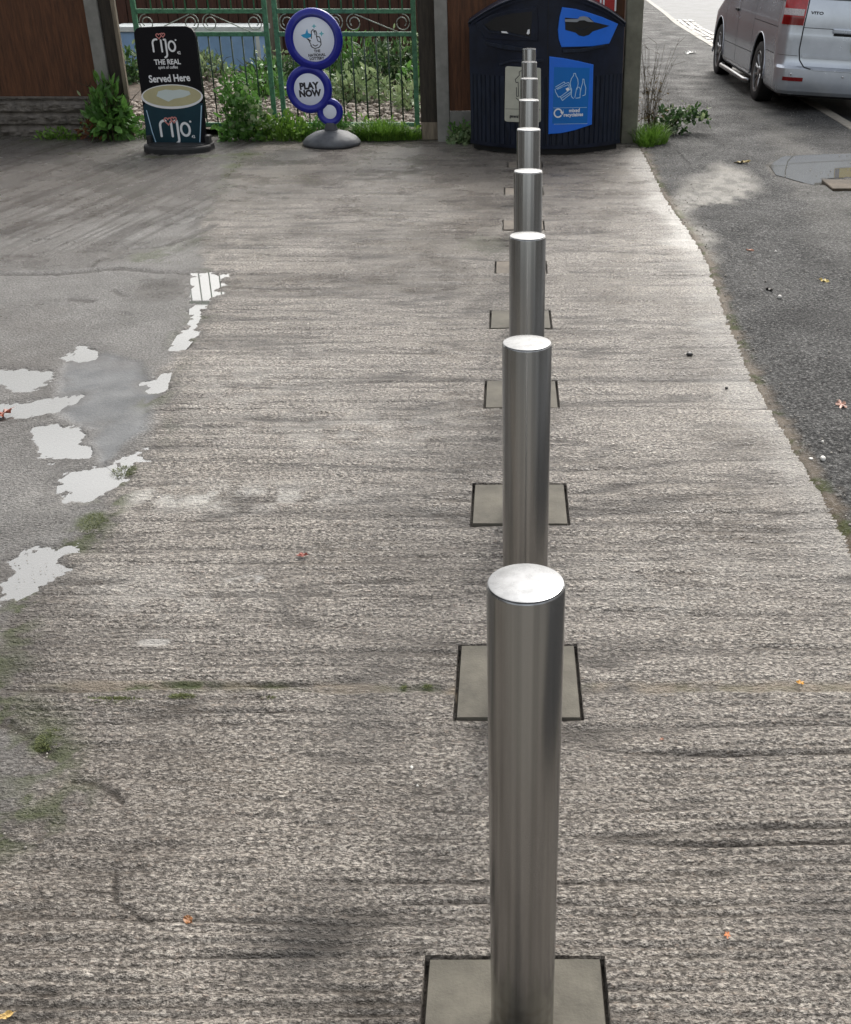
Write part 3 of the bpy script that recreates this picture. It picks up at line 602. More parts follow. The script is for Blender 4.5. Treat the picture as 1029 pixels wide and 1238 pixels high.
def gate(x0, x1, label, flip):
    g_ = thing('metal_gate', label, 'gate', ((x0+x1)/2, GY+.02, 0), group='two leaves of the green metal gate'); inv = Matrix.Translation((-(x0+x1)/2, -GY-.02, 0)); Yc = GY+.02
    for x in (x0, x1-.045): B().box(x, x+.045, Yc-.02, Yc+.02, .05, 1.75, .004).done('stile', M_green, g_, inv=inv)
    for z in (.10, .925, 1.125, 1.70): B().box(x0+.045, x1-.045, Yc-.014, Yc+.014, z-.02, z+.02, .003).done('rail', M_green, g_, inv=inv)
    n = 11
    for k in range(1, n):
        x = x0+.045+(x1-x0-.09)*k/n; B().tube([(x, Yc, .12), (x, Yc, .905)], .0075, 8).done('picket', M_gdark, g_, inv=inv, smooth=True)
        x += .035; 
        if x < x1-.06: B().tube([(x, Yc, 1.145), (x, Yc, 1.68)], .0075, 8).done('picket', M_green, g_, inv=inv, smooth=True)
    # scrollwork between the two middle rails
    cz = 1.025; xm = (x0+x1)/2; hw = (x1-x0-.09)/2
    def spiral(cx, s, r0=.078):
        pts = []
        for k in range(26):
            a = R(90+s*k*20); r = r0*(1-.022*k); pts.append((cx+r*math.cos(a), Yc-.004, cz+r*math.sin(a)))
        return pts
    for cx, s in ((x0+.13, 1), (xm-.09, -1), (xm+.09, 1), (x1-.13, -1)):
        B().tube(spiral(cx, s), .0055, 6).done('scroll', M_gpale, g_, inv=inv, smooth=True)
    for s in (-1, 1):
        B().tube([(xm+s*.10, Yc-.004, cz+.075), (xm+s*(hw-.12), Yc-.004, cz-.085)], .0055, 6).done('scroll_bar', M_gpale, g_, inv=inv, smooth=True)
    return g_
gate(-3.60, -2.31, 'left leaf of the green metal scroll gate, behind the black coffee sign', 0)
gate(-2.26, -.895, 'right leaf of the green metal scroll gate, behind the round blue sign', 1)

# right fence, behind the bin
f = thing('board_fence', 'brown board fence panel on a concrete base, behind the recycling bin', 'fence', (.25, 11.3, 0)); inv = Matrix.Translation((-.25, -11.3, 0))
b = B(); xx = -.575
while xx < 1.06:
    b.box(xx, min(xx+.115, 1.065), 11.285+r_.uniform(-.003, .003), 11.305, .275, 1.85, .002); xx += .104
b.done('boards', M_wood, f, inv=inv)
b = B(); b.box(-.573, 1.07, 11.26, 11.31, -.02, .272, .006); b.done('base_board', M_post, f, inv=inv)
tag(B().box(1.075, 1.228, 11.16, 11.31, -.06, 1.95, .01).done('fence_post', M_post2), 'thick mossy grey post right of the recycling bin', 'post')
f = thing('board_fence', 'brown fence running back along the footway behind the mossy post', 'fence', (1.14, 14.5, 0)); inv = Matrix.Translation((-1.14, -14.5, 0))
b = B(); yy = 11.33
while yy < 18.2: b.box(1.12, 1.14, yy, yy+.1, .0, 1.85, .002); yy += .104
b.done('boards', M_wood, f, inv=inv); B().box(1.08, 1.118, 11.33, 18.2, .5, .58).done('rail', M_dark, f, inv=inv)
f = thing('board_fence', 'dark red brown fence across the far end of the garden behind the gate', 'fence', (-3, 18.2, 0)); inv = Matrix.Translation((3, -18.2, 0))
b = B(); xx = -9.
while xx < 1.1:
    b.box(xx, xx+.138, 18.2+r_.uniform(-.004, .004), 18.22, .05, 1.9, .003); xx += .15
b.done('boards', M_woodr, f, inv=inv); B().box(-9, 1.1, 18.225, 18.235, .05, 1.88).done('backing', M_dark, f, inv=inv)
B().box(-3.62, -3.42, 18.05, 18.19, .0, 1.9, .006).done('post', M_pale, f, inv=inv)

# ------------------------------------------------------------------ garden
gy = np.linspace(11.62, 18.3, 150); gx = np.linspace(-9, 1.1, 180); GXX, GYY = np.meshgrid(gx, gy)
me = grid_mesh('garden_soil', np.stack([GXX, GYY, .0+fbm(GXX*2, GYY*2, 4, 151)*.10+(GYY-11.6)*.012], -1)); tag(obj('garden_soil', me, M_soil), kind='structure')
V = []; F = []; r_ = random.Random(11)
def rock(V, F, c, s, r_):
    o = len(V); ico = [(0, 0, 1), (.89, 0, .45), (.28, .85, .45), (-.72, .53, .45), (-.72, -.53, .45), (.28, -.85, .45), (.72, .53, -.45), (-.28, .85, -.45), (-.89, 0, -.45), (-.28, -.85, -.45), (.72, -.53, -.45), (0, 0, -1)]
    k = [r_.uniform(.6, 1.2) for _ in range(3)]
    for v in ico: q = r_.uniform(.75, 1.15)*s; V.append((c[0]+v[0]*q*k[0], c[1]+v[1]*q*k[1], c[2]+v[2]*q*k[2]*.7))
    for a in [(0, 1, 2), (0, 2, 3), (0, 3, 4), (0, 4, 5), (0, 5, 1), (1, 6, 2), (2, 6, 7), (2, 7, 3), (3, 7, 8), (3, 8, 4), (4, 8, 9), (4, 9, 5), (5, 9, 10), (5, 10, 1), (1, 10, 6), (11, 7, 6), (11, 8, 7), (11, 9, 8), (11, 10, 9), (11, 6, 10)]: F.append(tuple(o+q for q in a))
for k in range(5200):
    x = r_.uniform(-4.2, .2); y = 11.75+abs(r_.gauss(0, 1.9)); 
    if y > 17: continue
    rock(V, F, (x, y, .08+(y-11.6)*.012+r_.uniform(-.02, .03)), r_.choice((.012, .02, .03, .045)), r_)
tag(obj('rubble', raw_mesh('rubble', V, F), M_rubble), 'pale broken stone rubble spread over the garden soil', 'rubble', kind='stuff')
bb = thing('storage_chest', 'pale blue flat sided chest with a white rim in the garden', 'storage chest', (-4.4, 16.6, 0)); inv = Matrix.Translation((4.4, -16.6, 0))
B().box(-5.4, -3.42, 16.5, 17.1, .05, .60, .01).done('body', M_paleblue, bb, inv=inv)
B().box(-5.45, -3.38, 16.47, 17.13, .602, .67, .008).done('lid', M_sheet, bb, inv=inv)
for x in (-5.4, -3.47): B().box(x, x+.05, 16.485, 16.499, .05, .60).done('corner_strip', M_sheet, bb, inv=inv)

# plants ------------------------------------------------------------------
def leaves(n, cen, rad, size, seed, asp=.5, up=.3, mound=True, curl=.25, zmin=.0):
    r = np.random.default_rng(seed); V = []; F = []; C_ = []
    for k in range(n):
        d = r.normal(size=3); d /= np.linalg.norm(d); q = r.random()**.45
        if mound: d[2] = abs(d[2])
        q *= .75+.5*vn(d[0]*2.2+seed, d[1]*2.2+d[2]*3, seed)
        c = np.array(cen)+d*q*np.array(rad); c[2] = max(c[2], zmin)
        a = r.normal(size=3)*.7+d*.8; a[2] += r.normal()*up; a /= np.linalg.norm(a); s = np.cross(a, r.normal(size=3)+np.array([0, 0, .8])); s /= np.linalg.norm(s)+1e-9
        nn = np.cross(a, s); L_ = size*r.uniform(.55, 1.25); W_ = L_*asp
        o = len(V)
        V += [c, c+a*L_*.35+s*W_*.5-nn*curl*L_*.05, c+a*L_*.7+s*W_*.4-nn*curl*L_*.25, c+a*L_-nn*curl*L_*.5, c+a*L_*.7-s*W_*.4-nn*curl*L_*.25, c+a*L_*.35-s*W_*.5-nn*curl*L_*.05, c+a*L_*.4+nn*.06*L_, c+a*L_*.72-nn*.1*L_]
        F += [(o, o+1, o+6), (o+1, o+2, o+7, o+6), (o+2, o+3, o+7), (o+3, o+4, o+7), (o+4, o+5, o+6, o+7), (o+5, o, o+6)]
        t_ = np.clip(r.random()*.6+.5*q*r.random()+.1, 0, 1); C_ += [(t_, t_, t_, 1)]*8
    return V, F, C_
def blades(n, cen, rx, ry, h, seed, wd=.004, lean=.5):
    r = np.random.default_rng(seed); V = []; F = []; C_ = []
    for k in range(n):
        a = r.random()*2*math.pi; q = math.sqrt(r.random()); b0 = np.array([cen[0]+math.cos(a)*q*rx, cen[1]+math.sin(a)*q*ry, cen[2]])
        hh = h*r.uniform(.4, 1.15)*(1-.4*q); dr = np.array([math.cos(a)+r.normal()*.6, math.sin(a)+r.normal()*.6, 0]); dr /= np.linalg.norm(dr)+1e-9; s = np.array([-dr[1], dr[0], 0]); ln = lean*r.uniform(.2, 1.3); o = len(V)
        for j, tt in enumerate((0, .35, .7)):
            p_ = b0+dr*hh*ln*tt**1.8+np.array([0, 0, hh*tt*(1-.25*ln*tt)]); w_ = wd*(1-.6*tt); V += [p_-s*w_, p_+s*w_]
        V.append(b0+dr*hh*ln+np.array([0, 0, hh*(1-.35*ln)])); F += [(o, o+1, o+3, o+2), (o+2, o+3, o+5, o+4), (o+4, o+5, o+6)]
        t_ = r.random(); C_ += [(t_, t_, t_, 1)]*7
    return V, F, C_
def stems(n, cen, rad, h, seed, wd=.003):
    r = random.Random(seed); b = B()
    for k in range(n):
        a = r.uniform(0, 6.28); q = r.uniform(0, rad); x, y = cen[0]+math.cos(a)*q, cen[1]+math.sin(a)*q; dx, dy = r.gauss(0, .12), r.gauss(0, .12); hh = h*r.uniform(.5, 1)
        pts = [(x+dx*t*t+math.sin(t*5+k)*.008, y+dy*t*t, cen[2]+hh*t) for t in (0, .25, .5, .75, 1)]; b.tube(pts, wd, 5, .4)
        for j in range(5):
            p_ = pts[r.randint(1, 4)]; b.tube([p_, (p_[0]+r.gauss(0, .05), p_[1]+r.gauss(0, .05), p_[2]+r.uniform(.02, .09))], wd*.6, 4, .4)
    return b
def cat(*a):
    V = []; F = []; C_ = []
    for v, f_, c in a: o = len(V); V += list(v); F += [tuple(q+o for q in z) for z in f_]; C_ += list(c)
    return V, F, C_
def plant(name, label, cat_, cen, parts, group=None):
    t_ = thing(name, label, cat_, (cen[0], cen[1], 0), group=group); M_ = Matrix.Translation((-cen[0], -cen[1], 0))
    for nm, geo, m in parts:
        if isinstance(geo, B): geo.done(nm, m, t_, inv=M_)
        else: me = raw_mesh(nm, *geo); me.transform(M_); obj(nm, me, m, t_)
    return t_
G1 = 'weeds growing along the foot of the fence and gate'
def P(x, y, Y_): return at(x, y, Y_)
c = (-3.86, 11.36, 0)
plant('dock_plant', 'large green broad leaved weed between the grey post and the coffee sign', 'weed', c, [('foliage', cat(leaves(210, (-3.88, 11.36, .05), (.19, .13, .38), .14, 1, .42, .6), leaves(70, (-3.90, 11.40, .28), (.12, .08, .28), .15, 2, .34, 1.2)), ML_dock),
      ('stem', stems(14, (-3.87, 11.36, 0), .12, .52, 3, .005), ML_dry)])
plant('weed_clump', 'reddish withered weed beside the stone fence base', 'weed', (-4.12, 11.42, 0), [('foliage', leaves(90, (-4.10, 11.40, .0), (.13, .10, .20), .08, 4, .3, .8), ML_rust), ('foliage', leaves(70, (-4.10, 11.42, .08), (.12, .10, .28), .06, 5, .3, .8), ML_pale)], G1)
plant('weed_clump', 'low yellow green weeds at the foot of the stone fence base', 'weed', (-4.45, 11.38, 0), [('foliage', cat(leaves(130, (-4.45, 11.38, 0), (.24, .09, .10), .05, 6, .4, .5), blades(90, (-4.4, 11.38, 0), .22, .07, .10, 7)), ML_grass)], G1)
plant('weed_clump', 'tall leafy weeds right beside the coffee sign, in front of the left gate leaf', 'weed', (-2.62, 11.38, 0), [('foliage', cat(leaves(520, (-2.60, 11.38, .0), (.25, .18, .46), .085, 8, .45, .6), leaves(200, (-2.68, 11.42, .3), (.14, .1, .33), .075, 9, .35, .8)), ML_dock), ('foliage', leaves(150, (-2.5, 11.32, .1), (.26, .14, .30), .055, 10, .8, .5), ML_pale)], G1)
plant('weed_clump', 'green weeds between the coffee sign and the round blue sign', 'weed', (-2.18, 11.36, 0), [('foliage', cat(leaves(420, (-2.20, 11.36, .0), (.30, .16, .25), .07, 12, .45, .6), blades(160, (-2.1, 11.34, 0), .28, .12, .26, 13, .005)), ML_grass)], G1)
plant('weed_clump', 'dark green weeds right behind the base of the round blue sign', 'weed', (-1.82, 11.42, 0), [('foliage', cat(leaves(340, (-1.75, 11.42, .0), (.28, .12, .26), .07, 14, .4, .6), blades(120, (-1.8, 11.4, 0), .25, .1, .3, 15, .004)), ML_dock)], G1)
plant('grass_tuft', 'bright green grass tuft in front of the right gate leaf, beside the round sign', 'grass tuft', (-1.28, 11.4, 0), [('blades', cat(blades(900, (-1.28, 11.38, 0), .26, .13, .27, 16, .005, .9), leaves(160, (-1.3, 11.4, 0), (.26, .12, .2), .07, 17, .3, .8)), ML_grass)], G1)
plant('grass_tuft', 'smaller bright grass tuft near the near black gate post', 'grass tuft', (-.99, 11.42, 0), [('blades', cat(blades(330, (-.99, 11.4, 0), .14, .1, .16, 18, .005, .8), leaves(90, (-1.0, 11.42, 0), (.16, .1, .12), .06, 19, .4, .8)), ML_grass)], G1)
plant('weed_clump', 'small round leaved weed at the foot of the fence panel, left of the bin', 'weed', (-.45, 11.12, 0), [('foliage', leaves(130, (-.46, 11.14, .01), (.12, .09, .13), .065, 20, .8, .4), ML_pale), ('foliage', leaves(80, (-.5, 11.18, .02), (.1, .06, .2), .06, 21, .4, .7), ML_dock)], G1)
plant('weed_clump', 'thin weeds at the dark gap left of the coffee sign', 'weed', (-3.5, 11.42, 0), [('foliage', cat(leaves(120, (-3.52, 11.46, 0), (.15, .08, .25), .06, 22, .35, .8), blades(80, (-3.5, 11.4, 0), .16, .08, .15, 23)), ML_dock)], G1)
for k, (x, y, rx, rz, n, lab, ml, nm) in enumerate([
    (-1.35, 14.6, .75, .62, 1100, 'dark leafy shrub behind the right gate leaf, nearest the near black post', ML_dark, 'garden_shrub'),
    (-.80, 15.4, .55, .80, 800, 'taller dark shrub behind the near black gate post', ML_dark, 'garden_shrub'),
    (-2.15, 15.3, .6, .62, 900, 'mid green shrub behind the big blue disc', ML_dock, 'garden_shrub'),
    (-3.00, 15.4, .50, .32, 500, 'dark green shrub in front of the pale blue chest, left of the blue disc', ML_dark, 'garden_shrub'),
    (-4.00, 15.8, .4, .36, 260, 'grey green wispy plant in front of the pale blue chest', ML_pale, 'garden_shrub'),
    (-4.95, 15.4, .4, .40, 400, 'dark plant seen left of the coffee sign', ML_dark, 'garden_shrub'),
    (-2.85, 13.7, .42, .35, 420, 'low green plant behind the left gate leaf', ML_dock, 'garden_plant'),
    (-1.75, 13.4, .45, .33, 420, 'grey green low plant behind the right gate leaf', ML_pale, 'garden_plant'),
    (-1.10, 12.8, .16, .36, 140, 'single upright pale leaved plant behind the right gate leaf', ML_pale, 'garden_plant'),
    (-.95, 13.9, .4, .4, 380, 'mid green plant beside the near black gate post', ML_dock, 'garden_plant')]):
    pr = [('foliage', leaves(n, (x, y, .08), (rx, .45, rz), .115, 30+k, .38, .5), ml), ('stem', stems(16, (x, y, 0), rx*.6, rz*1.2, 50+k, .006), ML_dry)]
    if ml is ML_dark: pr.append(('foliage', leaves(n//3, (x, y, .14), (rx*1.0, .45, rz*1.05), .08, 70+k, .4, .7), ML_pale))
    plant(nm, lab, 'shrub' if 'shrub' in nm else 'plant', (x, y, 0), pr, 'plants in the garden behind the gate')
plant('dry_weed', 'tall dry brown branching weed right of the mossy post', 'weed', (1.38, 11.5, 0), [('stem', stems(26, (1.38, 11.45, 0), .10, .86, 80, .0028), ML_dry), ('foliage', leaves(150, (1.40, 11.45, .15), (.15, .13, .42), .035, 81, .35, .6), ML_dry)])
plant('grass_tuft', 'green grass tuft at the foot of the mossy post', 'grass tuft', (1.36, 11.2, 0), [('blades', cat(blades(700, (1.36, 11.2, 0), .17, .22, .26, 82, .004, .8), blades(300, (1.30, 11.0, 0), .08, .15, .16, 83, .004, .8)), ML_grass)])
plant('leafy_shrub', 'small leafy bush spreading over the footway right of the mossy post', 'bush', (1.62, 11.7, 0), [('foliage', cat(leaves(260, (1.60, 11.7, .02), (.22, .16, .26), .055, 84, .7, .6), leaves(130, (1.86, 11.78, .12), (.16, .10, .14), .05, 85, .7, .6)), ML_dark), ('foliage', leaves(60, (1.78, 11.7, .1), (.26, .14, .22), .05, 86, .7, .6), ML_pale),
      ('stem', stems(10, (1.6, 11.7, 0), .1, .25, 87, .004), ML_dry)])
# moss blades growing in the joints
parts_ = []
for k, (q, rx, ry, n, h) in enumerate((((135, 846), .085, .012, 500, .010), ((220, 842), .035, .010, 260, .012), ((58, 895), .028, .045, 420, .014), ((35, 968), .020, .018, 90, .010), ((112, 632), .05, .07, 260, .012), ((150, 570), .05, .05, 260, .014),
        ((517, 830), .012, .007, 70, .010), ((488, 831), .008, .005, 40, .008), ((297, 187), .18, .05, 260, .03), ((280, 205), .05, .35, 260, .025), ((205, 318), .12, .03, 60, .012), ((325, 843), .02, .005, 40, .008))):
    c = gp(*q); parts_.append(blades(n, (c[0], c[1], -.002), rx, ry, h, 300+k, .0012, 1.2))
tag(obj('moss', raw_mesh('moss', *cat(*parts_)), ML_moss), 'moss and tiny grass growing in the concrete joints', 'moss', kind='stuff')

# ------------------------------------------------------------------ recycling bin
BX, BW, BY, BD = .334, .69, 10.50, .33
def bin_y(x): return BY+BD*min(1, abs((x-BX)/BW))**2.3
bn = thing('recycling_bin', 'large dark navy twin recycling bin with blue front panels, against the fence', 'recycling bin', (BX, 10.8, 0)); inv = Matrix.Translation((-BX, -10.8, 0))
def foot(off=0., n=110):
    P_ = []
    for k in range(n+1):
        x = -BW+2*BW*k/n; P_.append((BX+x*(1-off/BW), bin_y(BX+x)+off))
    return P_
BACK = 11.20
def bin_wall(z0, zf, off, rib, nm, m, n=360, nz=26, rmask=None):
    x = np.linspace(-BW, BW, n); y = np.array([bin_y(BX+q) for q in x])
    tx = np.gradient(x); ty_ = np.gradient(y); ln = np.hypot(tx, ty_); nx_, ny_ = ty_/ln, -tx/ln; s = np.cumsum(ln)
    rows = []
    for j in range(nz):
        f_ = j/(nz-1); zt = zf(x); z = z0+(zt-z0)*f_
        rr = rib*(np.abs(((s/.052) % 1)-.5) < .34)*(rmask(x, z) if rmask else 1)
        px_, py_ = BX+x+nx_*(-off+rr), y+ny_*(-off+rr)
        back = np.array([[BX+BW-.02-off, BACK, z[-1]], [BX-BW+.02+off, BACK, z[0]]])
        rows.append(np.concatenate([np.stack([px_, py_, z], 1), back, [[px_[0], py_[0], z[0]]]]))
    me = grid_mesh(nm, np.array(rows)-np.array([BX, 10.8, 0])); me.set_sharp_from_angle(angle=R(40)); return obj(nm, me, m, bn)
lidz = lambda x: 1.345-.245*np.abs(x/BW)**2.0
bin_wall(.0, lambda x: .07+0*x, .03, 0, 'plinth', M_black, nz=4)
bin_wall(.06, lambda x: .66+0*x, .0, .009, 'lower_body', M_binrib)
bin_wall(.655, lambda x: lidz(x)-.03, -.006, 0, 'upper_body', M_bin)
bin_wall(.052, lambda x: .085+0*x, -.012, 0, 'bottom_rim', M_bin, nz=4)
rows = []; xl_ = np.linspace(-BW-.01, BW+.01, 120)
for v in np.linspace(0, 1, 30):
    yf = np.array([bin_y(BX+q) for q in xl_])-.022; y = yf+(BACK+.01-yf)*v; z = lidz(xl_)-.02+.022*np.sin(min(1, v*1.6)*math.pi/2)-.05*max(0, v-.6)
    rows.append(np.stack([xl_, y-10.8, z], 1))
low_ = rows[0].copy(); low_[:, 2] -= .035; 
me = grid_mesh('lid', np.array([low_]+rows)); me.set_sharp_from_angle(angle=R(50)); obj('lid', me, M_bin, bn)
b = B(); b.tube([(BX+x, bin_y(BX+x)-.024, float(lidz(x))-.022) for x in np.linspace(-BW-.008, BW+.008, 60)], .010, 8); b.done('lid_rim', M_binrib, bn, smooth=True, inv=inv)
B().box(BX-.002, BX+.002, BY-.0125, BY+.02, .09, 1.36).done('centre_seam', M_black, bn, inv=inv)
# panels that follow the curved front
def bxz(x, y, off=.01):
    Yg = 10.5
    for _ in range(12): q = at(x, y, Yg); Yg = bin_y(q[0])-off
    return (q[0], q[1])
cr2 = lambda s, ox, oy, l: [bxz(ox+x/s, oy+y/s) for x, y in l]
def warp(o):
    n = len(o.data.vertices); co = np.empty(n*3, np.float32); o.data.vertices.foreach_get('co', co); co = co.reshape(-1, 3)
    co = np.array([(c[0]-BX, bin_y(c[0])-c[2]-10.8, c[1]) for c in co], np.float32); o.data.vertices.foreach_set('co', co.ravel()); o.data.update(); return o
def panel(pts, h0, h1, nm, m, parent, bev=0., cut=True):
    b = B(); b.prism(pts, h0, h1, None, bev)
    if cut:
        x0, x1 = min(p_[0] for p_ in pts), max(p_[0] for p_ in pts)
        for x in np.arange(x0+.025, x1, .025): bmesh.ops.bisect_plane(b.bm, geom=b.bm.verts[:]+b.bm.edges[:]+b.bm.faces[:], plane_co=(x, 0, 0), plane_no=(1, 0, 0), dist=1e-6)
    return warp(b.done(nm, m, parent))
def pen(lines, wd, h0, h1, nm, m, parent, extra=()):
    b = B()
    for l in lines: b.stroke(l, wd, h0, h1, None, 4)
    for e in extra: b.prism(e, h0, h1)
    return warp(b.done(nm, m, parent))
R5 = lambda l: cr2(5.277, 565, 0, l); R7 = lambda l: cr2(7.35, 650, 60, l); R3 = lambda l: cr2(5.158, 560, 0, l)
ap = panel(R5([(605, 45), (690, 56), (770, 78), (860, 108), (962, 152), (905, 278), (800, 295), (600, 300), (583, 250), (578, 190), (588, 110)][::-1]), -.01, .022, 'aperture_panel', M_blue, bn, .006); ap['label'] = 'bright blue slot surround on the right half'
panel(R5([(622, 112), (625, 190), (690, 208), (712, 226), (742, 232), (775, 222), (800, 200), (908, 164), (808, 140), (780, 112), (742, 102), (705, 118)][::-1]), .005, .0235, 'slot', M_black, ap)
panel(R5([(622, 122), (624, 138), (700, 140), (715, 130), (745, 128), (770, 138), (808, 141), (782, 122), (768, 108), (742, 102), (718, 106), (705, 120)][::-1]), .005, .030, 'slot_lip', pmat('grey_trim', (.25, .27, .30), .4), ap)
pen([R5([(690, 172), (715, 185), (742, 186), (768, 168)])], .006, .0236, .0265, 'slot_brush', M_binrib, ap)
panel(R5([(608, 316), (720, 310), (890, 280), (895, 293), (730, 332), (610, 336)][::-1]), -.01, .030, 'finger_ledge', M_binrib, bn, .004)
pn = panel(R7([(104, 60), (230, 75), (360, 100), (496, 132), (482, 664), (330, 715), (210, 742), (95, 750)][::-1]), -.01, .024, 'poster_panel', M_blue, bn, .006); pn['label'] = 'blue recycling poster panel on the right half'
po = panel(R7([(147, 152), (462, 160), (440, 652), (130, 655)][::-1]), .02, .0252, 'poster', M_poster, pn)
H0, H1 = .0250, .0266
pen([R7(l) for l in ([(318, 432), (300, 415), (295, 350), (290, 290), (300, 255), (318, 230), (322, 210), (336, 210), (340, 230), (356, 260), (360, 300), (350, 350)], [(330, 425), (345, 345), (352, 332), (370, 332), (380, 350), (376, 425), (340, 430)], [(375, 400), (388, 330), (400, 290), (402, 260), (412, 262), (414, 292), (428, 340), (422, 400), (400, 408)],
    [(160, 330), (235, 285), (245, 300), (275, 290), (302, 350), (300, 385), (220, 450), (200, 415), (185, 420), (160, 375), (155, 350)], [(175, 350), (270, 310), (290, 350), (205, 415)], [(210, 430), (295, 375)], [(165, 345), (240, 305)])], .006, H0, H1, 'recycling_drawing', M_lblue, po)
panel(R7([(248, 345), (272, 333), (284, 352), (262, 367)][::-1]), H0, H1+.0002, 'carton_mark', M_white, po)
for l in (R7([(140+q*29.5, 516-q*.4) for q in range(11)]), R7([(146+q*29.4, 660-q*.5) for q in range(11)]), R7([(228, 530), (232, 590)])): pen([l], .003, H0, H1, 'divider_line', M_lblue, po)
cc = R7([(182, 562)])[0]
pen([arc(cc[0], cc[1], .034, 20, 320, 20)], .012, H0, H1, 'recycling_emblem', M_white, po, [[(cc[0]+.018, cc[1]+.012), (cc[0]+.052, cc[1]+.012), (cc[0]+.036, cc[1]-.018)]])
for s_, (x, y) in (('mixed', (326, 552)), ('recyclables', (318, 590))):
    u = R7([(x, y)])[0]; warp(text(s_, .042, Matrix.Translation((u[0], u[1], H0+.0008)), M_white, po, 'lettering', .0008, sx=.95, bold=.0012))
mo = panel(R5([(50, 148), (150, 96), (260, 64), (445, 44), (455, 150), (450, 262), (300, 256), (108, 244)][::-1]), -.01, .016, 'aperture_panel', M_bin, bn, .005)
panel(R5([(105, 160), (180, 110), (290, 85), (415, 72), (405, 240), (250, 210), (140, 195)][::-1]), .005, .0175, 'mouth', M_black, mo)
pen([R5([(105, 165), (138, 198), (270, 213), (400, 240)])], .016, .010, .034, 'mouth_lip', M_binrib, mo)
pen([R5([(56, 150), (120, 285), (350, 328)])], .006, .0, .010, 'moulded_edge', M_binrib, mo)
panel(R5([(378, 212), (385, 190), (397, 185), (398, 212), (388, 220)][::-1]), .015, .036, 'litter_scrap', M_white, mo); panel(R5([(215, 198), (250, 200), (262, 212), (220, 208)][::-1]), .015, .037, 'litter_scrap', M_white, mo)
panel(R5([(120, 266), (230, 283), (352, 303), (350, 328), (230, 314), (125, 288)][::-1]), -.01, .030, 'finger_ledge', M_binrib, bn, .004)
lb = panel([bxz(*q) for q in [(611, 82), (612, 80.6), (614, 80), (651, 82), (653.5, 82.6), (654, 84), (654, 146), (653, 147.6), (651, 148), (613, 147), (610.5, 146), (610, 144)][::-1]], -.01, .014, 'label_plate', M_cream, bn, .003); lb['label'] = 'cream general waste label on the left half'
pen([R3(l) for l in ([(350, 470), (325, 495), (330, 515), (343, 512), (345, 600), (333, 600), (332, 545)], [(350, 470), (350, 448), (362, 440)], [(330, 610), (350, 628), (400, 640), (455, 628), (458, 500)])], .006, .0138, .0152, 'waste_drawing', M_ink, lb)
pen([R3([(265+q*21.5, 678+q*.6) for q in range(11)])], .003, .0138, .0150, 'divider_line', M_ink, lb)
u = R3([(290, 731)])[0]; warp(text('general waste', .036, Matrix.Translation((u[0], u[1], .0145)), M_ink, lb, 'lettering', .0006, 'LEFT', .75, .0012))
panel(R3([(225, 398), (300, 372), (500, 368), (505, 388), (300, 388), (228, 412)][::-1]), -.01, .020, 'label_hood', M_binrib, bn, .004)

# red sign on the fence behind the bin
rs = thing('red_sign', 'red sign with white edge and lettering on the fence, above the bin lid', 'sign', (.75, 11.27, 1.3)); inv = Matrix.Translation((-.75, -11.27, -1.3)); 
a_ = at(690, 5, 11.26); b_ = at(745, 14, 11.26)
B().box(.52, b_[0], 11.262, 11.274, b_[1], 1.72, .002).done('panel', M_redsign, rs, inv=inv)
B().box(b_[0]-.016, b_[0]-.001, 11.2595, 11.2615, b_[1]+.004, 1.715).done('border', M_white, rs, inv=inv)
text('il', .13, inv @ Matrix.Translation((at(728, 6, 11.26)[0], 11.26, at(728, 6, 11.26)[1]-.005)) @ Matrix.Rotation(R(90), 4, 'X'), M_white, rs, bold=.002)

crop = lambda P_, s, ox, oy, l: [P_.uv(ox+x/s, oy+y/s) for x, y in l]
# ------------------------------------------------------------------ coffee sign
def rijo(b, ox, oy, s, M_, h0, h1):
    wd = .105*s; S = lambda l: [(ox+x*s, oy+y*s) for x, y in l]
    b.stroke(S([(0, 0), (0, .45)]+arc(.22, .45, .22, 180, 75, 8)), wd, h0, h1, M_, 5)
    b.stroke(S([(.52, 0), (.52, .62)]), wd, h0, h1, M_, 5)
    b.stroke(S([(.80, .66), (.80, -.12)]+arc(.62, -.14, .18, 0, -80, 6)), wd, h0, h1, M_, 5)
    b.stroke(S([(.70, .66), (.80, .66)]), wd, h0, h1, M_, 5)
    b.stroke(S(arc(1.15, .30, .20, 0, 360, 20, .27)), wd, h0, h1, M_, 5)
    b.stroke(S([(1.42, .64), (1.43, .64)]), .09*s, h0, h1, M_, 5)
def hearts(b, ox, oy, s, M_, h0, h1):
    for cx, cy, r in ((0, 0, .17), (.27, .06, .13)):
        p_ = [(ox+(cx+r*1.0*(16*math.sin(t_)**3)/16)*s, oy+(cy+r*(13*math.cos(t_)-5*math.cos(2*t_)-2*math.cos(3*t_)-math.cos(4*t_))/16)*s) for t_ in [2*math.pi*k/24 for k in range(24)]]
        b.stroke(p_, .055*s, h0, h1, M_, 4, True)
SB = VPlane((-3.36, 10.80), (-2.78, 10.76), -.02)
cs = thing('coffee_sign', 'black pavement sign with a coffee cup picture, on a black rubber base', 'pavement sign', (-3.07, 10.77, 0)); inv = Matrix.Translation((3.07, -10.77, 0))
c4 = lambda l: crop(SB, 6.882, 150, 20, l); MS = SB.mat()
out_ = [(200, 1070), (88, 170), (86, 130), (105, 100), (135, 88), (330, 80), (520, 80), (560, 95), (585, 130), (600, 175), (650, 600), (668, 760), (685, 1060)]
b = B(); b.prism(c4(out_[::-1]), -.02, .012, MS, .003); bd_ = b.done('board', M_signblk, cs, inv=inv)
